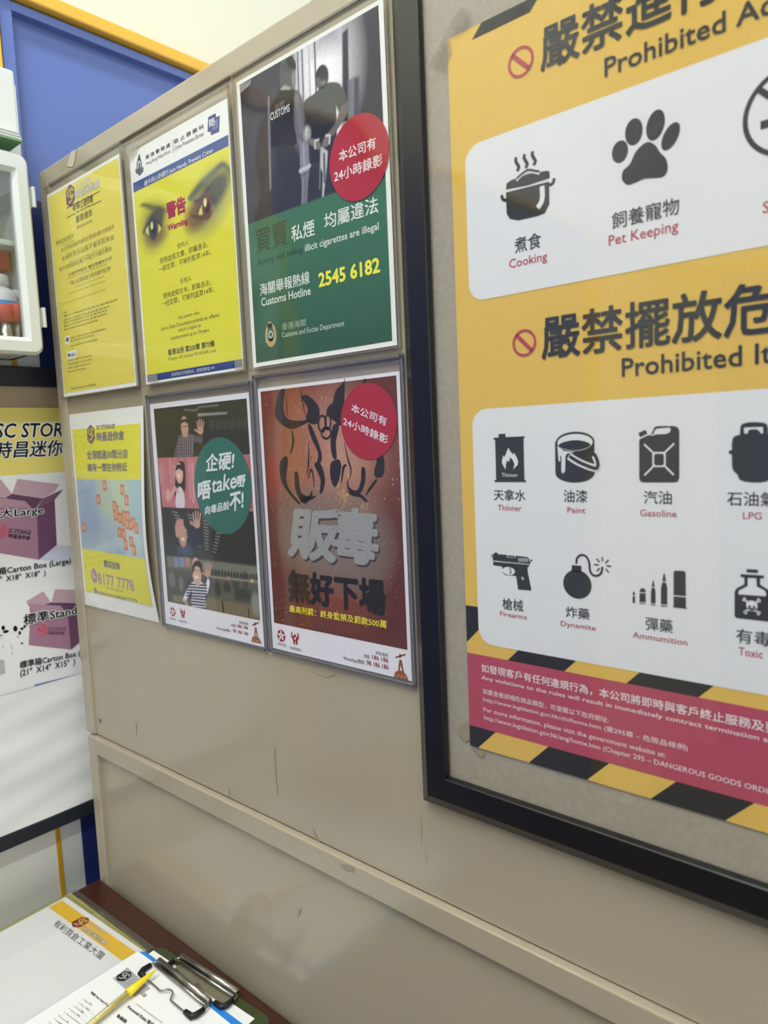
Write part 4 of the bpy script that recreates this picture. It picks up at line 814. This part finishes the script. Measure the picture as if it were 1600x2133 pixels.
# ---------------------------------------------------------------- noticeboard on the left wall
XP = -1.165
w = wall(XP)
zb0 = w.hit(166, 1704)[1]; zbi = w.hit(193, 1663)[1]; zti = w.hit(60, 805)[1]; zto = w.hit(60, 764)[1]
nb = thing('noticeboard', 'black framed noticeboard behind the poster of purple cartons', 'noticeboard', (XP, -.2, 1.6+zb0))
m = M(); m.box((XW+.002, -.45, 1.6+zb0+.012), (XP-.003, .11, 1.6+zto-.012), mat('tan_board', (160, 144, 118), .7, .2, noise=(40, .05))); m.build('board', nb)
m = M(); fd = mat('dark_board_frame', (32, 36, 44), .4, .4)
m.box((XW+.002, -.47, 1.6+zb0), (XP+.004, .13, 1.6+zbi), fd, .002); m.box((XW+.002, -.47, 1.6+zti), (XP+.004, .13, 1.6+zto), fd, .002); m.box((XW+.002, -.47, 1.6+zbi), (XP+.004, -.44, 1.6+zti), fd, .002); m.box((XW+.002, .10, 1.6+zbi), (XP+.004, .13, 1.6+zti), fd, .002); m.build('frame', nb)
w = wall(XP-.0015).zoom(0, 800, 220/939)
pt = thing('poster', 'carton box poster with purple boxes pinned on the noticeboard', 'poster', (XP, -.05, 1.6-.362), )
v_top = w.hit(60, 849.5)[1]; v_y = w.hit(0, 991)[1]; v_bot = w.hit(71, 1430)[1]; up0 = -.44+.06; 
m = M(); w.rect(m, -.30, v_bot, .095, v_top, .0008, white_p); w.rect(m, -.30, v_y, .095, v_top, .00095, ink(222, 206, 116)); sh = m.build('sheet', pt)
m = M(); kk = ink(30, 30, 34)
halo(w, m, lambda o, c, b: w.T(m, 'SC STORAGE', -40, 480, 556, 352, o, c, (.02 if c is kk else .08), .25, 7), L1, WHT, kk, .06)
halo(w, m, lambda o, c, b: w.T(m, '時昌迷你倉', -45, 662, 575, 514, o, c, (.02 if c is kk else .07), .25, 4), L1, WHT, kk, .06); m.build('heading', sh)
pf, ps, pi_, pk, pfl = ink(158, 118, 140), ink(104, 70, 98), ink(96, 68, 94), ink(182, 154, 166), ink(170, 134, 150)
m = M()
w.poly(m, ((480, 1430), (660, 1440), (680, 1590), (330, 1562)), L1, ink(196, 202, 220)); w.poly(m, ((45, 1015), (110, 975), (380, 1018), (320, 1105), (-80, 1080), (-80, 985)), L2, pi_)
w.poly(m, ((-80, 1080), (328, 1105), (345, 1562), (-80, 1490)), L2, pf); w.poly(m, ((325, 1105), (485, 1020), (505, 1430), (345, 1562)), L3, ps)
w.poly(m, ((155, 843), (525, 890), (488, 950), (380, 1018), (108, 978)), L3, pk); w.poly(m, ((-80, 850), (8, 848), (106, 975), (45, 1012), (-80, 985)), L3, pk); w.poly(m, ((-80, 1000), (225, 1040), (282, 1102), (-80, 1090)), L4, pfl); w.poly(m, ((380, 1018), (560, 934), (482, 1035), (328, 1105)), L4, ink(120, 86, 108)); m.build('large_carton_print', sh)
m = M()
w.poly(m, ((405, 1960), (455, 1935), (800, 1960), (800, 2040), (400, 2040)), L1, pi_); w.poly(m, ((262, 1990), (555, 2010), (628, 2005), (630, 2360), (255, 2320), (268, 2040)), L2, pf); w.poly(m, ((600, 2010), (760, 1960), (760, 2250), (630, 2362)), L3, ps); w.poly(m, ((235, 1930), (385, 1842), (455, 1945), (405, 1960), (245, 1955)), L3, pk); w.poly(m, ((490, 1825), (800, 1830), (800, 1945), (455, 1945)), L3, pk); w.poly(m, ((245, 1955), (540, 1970), (585, 2030), (300, 2030)), L4, pfl); m.build('standard_carton_print', sh)
m = M()
def wt(zm, body, a, b, c, bold=.025, hal=True, mt=kk, sh_=0):
    w.zoom(*zm)
    if hal: w.T3(m, body, a, b, c, .00175, WHT, bold+.07, sh_)
    w.T3(m, body, a, b, c, .00190, mt, bold, sh_)
Z0 = (0, 800, 220/939); Z9 = (0, 1250, 260/853)
wt(Z0, '大Large', (0, 1208), (385, 1168), (0, 1112)); wt(Z0, '紙箱Carton Box (Large)', (-95, 1722), (630, 1608), (-95, 1645), .02, False); wt(Z0, '18"  X18"  X18"  )', (-60, 1785), (405, 1712), (-60, 1722), .02, False)
wt(Z9, '標準Stand', (163, 172), (524, 100), (160, 100)); wt(Z9, '標準箱Carton Box (', (135, 478), (548, 390), (135, 420), .02, False); wt(Z9, '(21"  X14"  X15"  )', (138, 534), (512, 450), (138, 480), .02, False); m.build('lettering', sh)
m = M(); w.zoom(*Z0); hexlogo(w, m, (15, 1307), .019, .0017, ink(196, 90, 116), pf)
w.T3(m, 'SC STORAGE', (76, 1318), (275, 1340), (80, 1282), .0017, dk, .02, .2); w.T3(m, '時昌迷你倉', (72, 1365), (270, 1388), (76, 1328), .0017, dk, .02, .2)
m.build('carton_logo', sh); m = M(); w.zoom(*Z9); hexlogo(w, m, (290, 205), .017, .0017, ink(196, 90, 116), pf); w.T3(m, 'SC STORAGE', (332, 205), (448, 205), (334, 185), .0017, ps, .02, .2); w.T3(m, '時昌迷你倉', (330, 234), (442, 236), (332, 210), .0017, ps, .02, .2); m.build('carton_logo', sh)
m = M(); w.poly(m, ((236, 578), (590, 492), (590, 504), (236, 592)), L1, ink(110, 124, 182)); m.build('blue_line', sh)
m = M(); ik = ink(28, 28, 30)
for c, rx, ry in (((22, 190), 12, 16), ((40, 215), 20, 10), ((105, 195), 14, 20), ((150, 195), 12, 8), ((135, 225), 8, 14), ((150, 295), 8, 6), ((8, 240), 6, 5), ((122, 250), 4, 6), ((168, 180), 8, 10)): w.ell(m, c, rx, ry, L2, ik)
for c in ((85, 330), (82, 360), (75, 310), (20, 320), (10, 260)): w.ell(m, c, 4, 12, L2, ink(190, 188, 184))
w.poly(m, ((-60, 395), (28, 410), (36, 500), (-60, 530)), L2, ink(176, 176, 176)); m.build('ink_smudges', sh)
m = M(); wv = wall(XP+.001); n_ = 24
v_pt = w.hit(170, 1404)[1]-.002; vb = zbi
for (a, b_, mt_) in ((0, 1, 0),):
    us = np.linspace(-.43, .095, 30); vs_ = np.linspace(zbi+.0005, v_pt+.004, n_)
    V = [wv.P(u, v, .0015+.0009*math.sin(60*v+14*u)+.0006*math.sin(140*v-30*u)) for v in vs_ for u in us]
    m.add(V, [[j*30+i, j*30+i+1, (j+1)*30+i+1, (j+1)*30+i] for j in range(n_-1) for i in range(29)], white_p)
tag(m.build('paper_sheet', None, True), 'plain white paper covering the lower noticeboard, hung below the carton poster', 'paper')

# ---------------------------------------------------------------- first-aid cabinet with its contents, and things on top
XF, XB = XW+.118, XW+.006
wf = wall(XF)
def at(px, py, X): return wall(X).hit(px, py)
by1 = at(92, 700, XF)[0]; by1b = at(64, 400, XF)[0]; by1 = (by1+by1b)/2
bz0 = 1.6+at(60, 738, XF)[1]; bz1 = 1.6+at(40, 318, XF)[1]; gy1 = at(42, 530, XF)[0]; gz0 = 1.6+at(40, 700.5, XF)[1]; gz1 = 1.6+at(15, 354, XF)[1]
by0 = by1-.36; gy0 = by0+(by1-gy1)
ac = thing('wall_cabinet', 'white glass-fronted medicine cabinet hung on the wall above the noticeboard', 'cabinet', (XB, (by0+by1)/2, bz0))
m = M(); t_ = .006
m.box((XB, by0+.004, bz0+.004), (XB+t_, by1-.004, bz1-.004), white_paint); m.box((XB, by0+.004, bz0+.004), (XF-.018, by0+.01, bz1-.004), white_paint); m.box((XB, by1-.01, bz0+.004), (XF-.018, by1-.004, bz1-.004), white_paint)
m.box((XB, by0+.004, bz0+.004), (XF-.018, by1-.004, bz0+.01), white_paint); m.box((XB, by0+.004, bz1-.01), (XF-.018, by1-.004, bz1-.004), white_paint); m.build('case', ac)
zsh = 1.6+at(20, 512, XF-.04)[1]
m = M(); m.box((XB+t_, by0+.01, zsh-.004), (XF-.024, by1-.01, zsh+.004), white_paint, .001); m.build('shelf', ac)
m = M(); n = 8; rc = .014
def rr_loop(y0, y1, z0, z1, r_, n=6):
    out = []
    for cy, cz, a in ((y1-r_, z1-r_, 0), (y0+r_, z1-r_, 90), (y0+r_, z0+r_, 180), (y1-r_, z0+r_, 270)):
        out += [(cy+r_*math.cos(math.radians(a+k*90/n)), cz+r_*math.sin(math.radians(a+k*90/n))) for k in range(n+1)]
    return out
loops = [(rr_loop(by0, by1, bz0, bz1, .014), XF-.016), (rr_loop(by0, by1, bz0, bz1, .014), XF-.005), (rr_loop(by0+.004, by1-.004, bz0+.004, bz1-.004, .011), XF), (rr_loop(gy0-.006, gy1+.006, gz0-.006, gz1+.006, .003), XF), (rr_loop(gy0, gy1, gz0, gz1, .001), XF-.006), (rr_loop(gy0, gy1, gz0, gz1, .001), XF-.016)]
vs = []; fs = []; K = len(loops[0][0])
for L_, X in loops: vs += [(X, y, z) for y, z in L_]
for i in range(len(loops)-1):
    for k in range(K): fs.append([i*K+k, i*K+(k+1) % K, (i+1)*K+(k+1) % K, (i+1)*K+k])
m.add(vs, fs, white_paint); dr = m.build('door', ac, False)
m = M(); m.box((XF-.012, gy0-.001, gz0-.001), (XF-.009, gy1+.001, gz1+.001), clear('door_glass', (246, 248, 248), .03, 0, .05)); m.build('glass_pane', dr)
for y_ in (416, 662):
    zc_ = 1.6+at(80, y_, XF-.012)[1]; m = M(); m.box((XF-.02, by1-.002, zc_-.014), (XF-.008, by1+.006, zc_+.014), white_paint, .002); m.tube([(XF-.006, by1+.0055, zc_-.014), (XF-.006, by1+.0055, zc_+.014)], .003, white_paint, 10); m.build('hinge', ac)
# contents
zfl = bz0+.0105
def yat(px, py, X): return wall(X).hit(px, py)[0]
XI = XF-.055
zr0 = 1.6+at(20, 562, XI)[1]; zr1 = 1.6+at(20, 524, XI)[1]
m = M(); redp = mat('red_pack', (178, 36, 50), .35, .4); wh = mat('white_stripe', (214, 190, 196), .4)
zsl = zsh-.0045
bt = lambda: None
yr1 = by1-.014; yr0 = yr1-.12
rx = thing('first_aid_pack', 'red pack with thin white stripes hanging under the cabinet shelf', 'pack', (XI-.02, (yr0+yr1)/2, zr0))
m.box((XI-.05, yr0, zr0), (XI, yr1, zsl), redp, .002); m.build('pack', rx)
m = M()
for d, w_ in ((.024, .0016), (.036, .004)): m.box((XI-.0005, yr1-d-w_, zr0+.0005), (XI+.0006, yr1-d, zsl-.0005), wh)
m.build('stripes', rx)
def bottle(y, r_, h, col, cap, label, X, band=None):
    c = (X, y, zfl); t = thing('bottle', label, 'bottle', c, 'bottles in the medicine cabinet')
    prof = [(r_*.9, 0), (r_, .003), (r_, h*.72), (r_*.92, h*.78), (r_*.5, h*.84), (r_*.5, h*.86)]
    M().lathe(c, prof, col).build('body', t, True)
    M().lathe((X, y, zfl+h*.855), [(r_*.62, 0), (r_*.62, h*.13), (r_*.5, h*.145)], cap).build('cap', t, True)
    if band: M().lathe((X, y, zfl+h*band[1]), [(r_+.0006, 0), (r_+.0006, h*band[2])], band[0]).build('label_band', t, True)
capw = mat('cap_white', (232, 232, 230), .35); blueb = mat('bottle_blue', (66, 128, 196), .4)
Xb = XF-.06
y_a = yat(34, 620, Xb); y_b = yat(6, 610, Xb)
hgt = (1.6+at(34, 606, Xb)[1])-zfl
bottle(y_a, .019, hgt, mat('bottle_grey', (124, 130, 140), .3), capw, 'grey bottle with a white cap in the medicine cabinet', Xb)
bottle(y_b-.006, .024, hgt*1.22, mat('bottle_white', (222, 226, 234), .35), capw, 'white bottle with a blue band in the medicine cabinet', Xb, (blueb, .42, .22))
# silver tins with red lids at the front
Xt = XF-.034
for px, lab in ((13, 'silver tin with red lid, further from the hinge side of the cabinet'), (40, 'dark tin with red lid beside the hinge side of the cabinet')):
    y = yat(px, 690, Xt); hh = (1.6+at(px, 672, Xt)[1])-zfl; t = thing('tin', lab, 'tin', (Xt, y, zfl), 'tins in the medicine cabinet')
    M().lathe((Xt, y, zfl), [(.0115, 0), (.012, .001), (.012, hh)], steel if px < 20 else mat('dark_tin', (86, 76, 74), .3, metal=.6)).build('body', t, True)
    M().lathe((Xt, y, zfl+hh), [(.0125, 0), (.0125, hh*.62), (.0115, hh*.66)], mat('red_lid', (196, 70, 72), .35)).build('lid', t, True)
# stack on top of the cabinet
Xs = XF+.004
sz0 = 1.6+at(46, 296, Xs)[1]; sz1 = 1.6+at(46, 278, Xs)[1]; sy1 = at(46, 287, Xs)[0]
m = M(); cb = at(43, 308, XF-.05)
m.box((XB+.002, by0+.05, bz1-.0035), (XF-.06, at(43, 305, XF-.06)[0], sz0-.0002), white_paint, .002)
tag(m.build('carton', None), 'low white carton under the green backed booklets on the medicine cabinet', 'box')
hs = (sz1-sz0)/3
gcov = mat('green_cover', (98, 150, 96), .5); pgs = mat('booklet_pages', (226, 230, 220), .7, noise=(400, .06, (1, 1, 12)))
for i in range(3):
    z0_, z1_ = sz0+i*hs, sz0+(i+1)*hs-.0003
    lab = ('green backed white booklet, lowest of the stack on the medicine cabinet', 'white booklet in the middle of the stack on the medicine cabinet', 'white booklet at the top of the stack, under the white box')[i]
    t = thing('booklet', lab, 'booklet', (XB+.05, sy1-.12, z0_), 'booklets on the medicine cabinet')
    m = M(); m.box((XB+.008, sy1-.25, z0_+.0012), (Xs-.002, sy1-.001-.001*i, z1_-.0008), pgs, .0006); m.build('pages', t)
    m = M(); cm = gcov if i == 0 else white_paint
    m.box((XB+.008, sy1-.25, z0_), (Xs, sy1-.001*i, z0_+.0011), cm); m.box((XB+.008, sy1-.25, z1_-.0008), (Xs, sy1-.001*i, z1_), white_paint); m.build('cover', t)
Xw = XF-.012; wy1 = at(36, 220, Xw)[0]; wz1 = 1.6+at(30, 147, Xw)[1]
m = M(); m.box((XB+.004, wy1-.2, sz1), (Xw, wy1, wz1), white_paint, .004, 3)
tag(m.build('box', None), 'tall white box standing on the booklets, topmost above the medicine cabinet', 'box')

# ---------------------------------------------------------------- counter
ZC = 1.6-.6845
wood = mat('dark_wood', (54, 25, 17), .3, .5, noise=(14, .16, (1, 14, 14)))
ct = thing('counter', 'dark reddish-brown wooden counter running along the beige cabinets', 'counter', (-.1, -.36, 0))
m = M(); m.box((-1.099, -.74, ZC-.035), (cx1, -.0068, ZC), wood, .003, 3); m.build('top', ct)
m = M(); m.box((-1.07, -.70, 0), (cx1-.03, -.03, ZC-.035), mat('counter_front', (200, 196, 186), .5), .002); m.build('base', ct)
CP = Plane((0, 0, ZC), (1, 0, 0), (0, 1, 0)).zoom(0, 1800, .35)
def cplane(a, b, h):
    pl = Plane((0, 0, ZC+h), (1, 0, 0), (0, 1, 0)).zoom(0, 1800, .35); A = Vector(pl.uv(a)); B = Vector(pl.uv(b)); d = (B-A).normalized()
    return Plane((A.x, A.y, ZC+h), (d.x, d.y, 0), (-d.y, d.x, 0)).zoom(0, 1800, .35)
# yellow sheet in a sleeve underneath, then the white sheet with the yellow banner in its own sleeve
p = cplane((455, 160), (905, 495), .0006)
t = thing('sleeved_sheet', 'greenish yellow sheet in a clear sleeve peeking out under the banner sheet', 'paper', p.P(.11, -.15, 0))
m = M(); p.rect(m, -.003, -.305, .213, -.008, .0003, ink(190, 184, 92)); p.stroke(m, ((452, 195), (640, 315), (850, 490)), .0012, .0005, ink(120, 118, 60)); m.build('sheet', t)
m = M(); p.rect(m, -.006, -.31, .2165, .0015, .0009, clear('desk_sleeve', (226, 226, 222), .06, .25, .05, milky=.06)); m.build('plastic_sleeve', t)
p = cplane((390, 195), (875, 530), .0020)
t = thing('sleeved_sheet', 'white sheet with yellow logo banner and building name on the counter', 'paper', p.P(.11, -.15, 0))
m = M(); p.rect(m, .0, -.297, .2175, 0, .0, white_p); sh = m.build('sheet', t)
vb = p.uv((295, 262))[1]; m = M(); p.rect(m, .004, vb, .2135, -.008, .0004, ink(222, 178, 50)); bn = m.build('yellow_banner', sh)
m = M(); hexlogo(p, m, (479, 345), .021, .0007, ink(112, 30, 34), ink(222, 178, 50)); m.build('logo', bn if False else sh)
m = M(); halo(p, m, lambda o, c, b: p.T3(m, 'SC STORAGE', (532, 357), (626, 418), (540, 347), o, c, b+.01), .0007, ink(84, 52, 48), ink(228, 220, 216), .05)
halo(p, m, lambda o, c, b: p.T3(m, '時昌迷你倉', (487, 390), (630, 484), (500, 368), o, c, b+.012), .0007, ink(84, 52, 48), ink(228, 220, 216), .07); m.build('logo_lettering', sh)
m = M(); p.T3(m, '有利貨倉工業大廈', (312, 365), (600, 574), (345, 328), .0004, ink(44, 46, 48), 0); m.build('building_name', sh)
m = M(); p.rect(m, -.003, -.303, .2215, .004, .0022, clear('desk_sleeve_2', (244, 244, 244), .05, .1, .04, milky=.02)); m.build('plastic_sleeve', t)

def board(p, root, w_, h, th, mt, r_=.014):
    q = []
    for cx, cy, a in ((w_-r_, -r_, 0), (r_, -r_, 90), (.004, -h+.004, 180), (w_-.004, -h+.004, 270)):
        rr_ = r_ if cy > -h/2 else .004
        q += [(cx+rr_*math.cos(math.radians(a+k*15)), cy+rr_*math.sin(math.radians(a+k*15))) for k in range(7)]
    n = len(q); m = M()
    m.add([p.P(u, v, 0) for u, v in q]+[p.P(u, v, th*.8) for u, v in q]+[p.P(w_/2+(u-w_/2)*.995, -h/2+(v+h/2)*.996, th) for u, v in q], [[i, (i+1) % n, n+(i+1) % n, n+i] for i in range(n)]+[[n+i, n+(i+1) % n, 2*n+(i+1) % n, 2*n+i] for i in range(n)]+[list(range(2*n, 3*n)), list(range(n))[::-1]], mt)
    return m.build('board', root)
def wire_clip(p, root, a, b, reach, z0, flat):
    """hinge tube from a to b (sheet coordinates) with a wire loop pressing on the paper and black rubber corners"""
    A, B = Vector(a), Vector(b); d = (B-A).normalized(); n = Vector((-d.y, d.x)); L = (B-A).length
    P = lambda s_, t_, z: p.P(*(A+d*s_+n*t_), z)
    m = M(); m.tube([P(0, 0, z0+.007), P(L, 0, z0+.007)], .0038, steel, 14); m.tube([P(0, -.006, z0+.005), P(L, -.006, z0+.005)], .0022, steel, 10)
    m.tube([P(L*.3, .007, z0+.001), P(L*.3, .004, z0+.006)], .002, steel, 8); m.tube([P(L*.7, .007, z0+.001), P(L*.7, .004, z0+.006)], .002, steel, 8)
    c = m.build('clip', root, True)
    m = M(); k = []
    for s_, t_ in ((.0, -.001), (-.004, -.006), (-.003, -reach+.004), (.003, -reach)): k.append(P(s_, t_, z0+.005))
    for f_, e in ((.3, 0), (.42, 0), (.48, .006), (.56, .0075), (.62, 0), (.68, -.001)): k.append(P(L*f_, -reach+e, z0+.005+.2*abs(e)))
    for s_, t_ in ((L-.003, -reach), (L+.003, -reach+.004), (L+.004, -.006), (L, -.001)): k.append(P(s_, t_, z0+.005))
    m.tube(spl(k, 4, False), .0011, steel, 8); m.build('wire_loop', c, True)
    rub = mat('black_rubber', (22, 22, 24), .5)
    for sx in (0, 1):
        m = M(); g = (lambda s_: s_) if sx == 0 else (lambda s_: L-s_)
        m.tube([P(g(-.0035), -reach*.38, z0+.0052), P(g(-.0035), -reach*.8, z0+.0052), P(g(-.001), -reach+.0005, z0+.0052), P(g(.011), -reach, z0+.0052)], [.003, .0036, .0038, .0032], rub, 12); m.build('rubber_corner', c, True)
    if flat:
        m = M(); vs = [P(.004, -.004, z0+.002), P(L-.004, -.004, z0+.002), P(L-.004, -reach*.72, z0+.0012), P(.004, -reach*.72, z0+.0012)]; m.add(vs, [[0, 1, 2, 3][::-1]], mat('olive_steel', (150, 144, 124), .35, .5, metal=.7)); m.build('clip_plate', c)
# green clipboard
p = cplane((985, 510), (1590, 910), .0031); o_ = -.013
t = thing('clipboard', 'dark green clipboard lying partly under the blue one', 'clipboard', p.P(.1, -.1, 0), 'clipboards on the counter')
gp = Plane(p.P(o_, .0, 0), p.U, p.V).zoom(0, 1800, .35)
board(gp, t, .228, .31, .0026, mat('green_plastic', (50, 60, 30), .3, .5))
m = M(); a = gp.uv((865, 545)); gp.rect(m, .004, -.30, gp.uv((1510, 940))[0], gp.uv((1510, 940))[1]+.002, .0030, white_p, 0, 6, 6); m.build('paper', t)
wire_clip(gp, t, gp.uv((1085, 590)), gp.uv((1415, 805)), .026, .003, True)
# blue clipboard
p = cplane((860, 545), (1400, 951), .0062)
p2 = Plane(p.P(-.013, .004, 0), (p.U*1.0), p.V).zoom(0, 1800, .35)
t = thing('clipboard', 'blue clipboard holding a site visit form with a yellow pen on it', 'clipboard', p2.P(.1, -.1, 0), 'clipboards on the counter')
board(p2, t, .226, .31, .0026, mat('blue_plastic', (36, 122, 206), .3, .5))
m = M(); us = np.linspace(.0025, .215, 10); V = []
for v in np.linspace(-.302, -.007, 12):
    for u in us: V.append(p2.P(u, v-.003*max(0, (u-.12)/.1), .0038+.0007*math.sin(9*u*3)))
m.add(V, [[j*10+i, j*10+i+1, (j+1)*10+i+1, (j+1)*10+i] for j in range(11) for i in range(9)], white_p); pp = m.build('form', t, True)
m = M(); hz = .0052
p2.poly(m, ((672, 680), (758, 614), (895, 740), (800, 790)), hz-.0003, ink(160, 160, 164)); hexlogo(p2, m, (738, 666), .0165, hz, ink(36, 36, 40), ink(176, 176, 180))
halo(p2, m, lambda o, c, b: p2.T3(m, 'SC STORAGE', (772, 684), (850, 738), (778, 672), o, c, b+.01), hz, ink(50, 50, 54), ink(216, 216, 218), .06); halo(p2, m, lambda o, c, b: p2.T3(m, '時昌迷你倉', (742, 704), (862, 792), (756, 688), o, c, b+.01), hz, ink(50, 50, 54), ink(216, 216, 218), .07); m.build('form_logo', pp)
m = M(); fk = ink(64, 64, 68)
p2.T3(m, '睇倉 Site Visit (*Com', (538, 772), (652, 862), (548, 755), hz, fk, .03); p2.T3(m, 'Personal Data 客戶資料', (756, 856), (950, 1000), (770, 838), hz, ink(48, 48, 52), .03); p2.T3(m, '倉編號', (692, 908), (745, 948), (704, 888), hz, fk, .03)
for i, (s_, x, y) in enumerate((('1. *Name 姓名 :', 490, 800), ('2. *Tel no. 電話 1. ____', 463, 822), ('3. *E-mail 電郵 : ____', 436, 842), ('4.  Fax no. 傳真 : ____', 408, 860), ('5.  How do you know us', 378, 880), ('□ Internet 上網 ____', 346, 900), ('□ TV Adv 電視廣告', 318, 920), ('□ Sign board 招牌', 288, 940))):
    L_ = len(s_)*5.2; p2.T3(m, s_, (x, y+6), (x+L_*.85, y+6+L_*.62), (x+6, y-5), hz, fk)
p2.T3(m, '(只供參考, 請以此單資料為準), 多謝', (806, 836), (960, 948), (812, 826), hz, ink(110, 110, 114))
m.build('form_text', pp)
wire_clip(p2, t, p2.uv((950, 615)), p2.uv((1250, 860)), .027, .003, False)
# yellow pen lying on the form
CPp = Plane((0, 0, ZC+.0145), (1, 0, 0), (0, 1, 0)).zoom(0, 1800, .35)
A = Vector(CPp.uv((930, 655))); B = Vector(CPp.uv((760, 790))); Cc = Vector(CPp.uv((668, 866)))
d = (B-A).normalized(); zt_, zb_ = ZC+.0205, ZC+.0150
Pn = lambda s_: Vector((A.x+d.x*s_, A.y+d.y*s_, zt_+(zb_-zt_)*min(1, s_/.14)))
Lc = (B-A).length
pen = thing('pen', 'yellow ballpoint pen with a clear barrel resting on the form', 'pen', Pn(.07))
yl = mat('pen_yellow', (236, 208, 40), .35, .5)
M().tube([Pn(0), Pn(.002), Pn(.3*Lc), Pn(.7*Lc), Pn(Lc)], [.0006, .0012, .0030, .0046, .0053], yl, 20).build('cap', pen, True)
M().tube([Pn(Lc-.001), Pn(Lc+.002), Pn(.135)], [.0050, .0045, .0045], clear('pen_barrel', (236, 236, 226), .05, 0, .08, milky=.04), 18).build('barrel', pen, True)
M().tube([Pn(Lc), Pn(.13)], .0024, yl, 12).build('ink_tube', pen, True)
M().tube([Pn(.130), Pn(.142)], [.0046, .004], yl, 16).build('end_plug', pen, True)
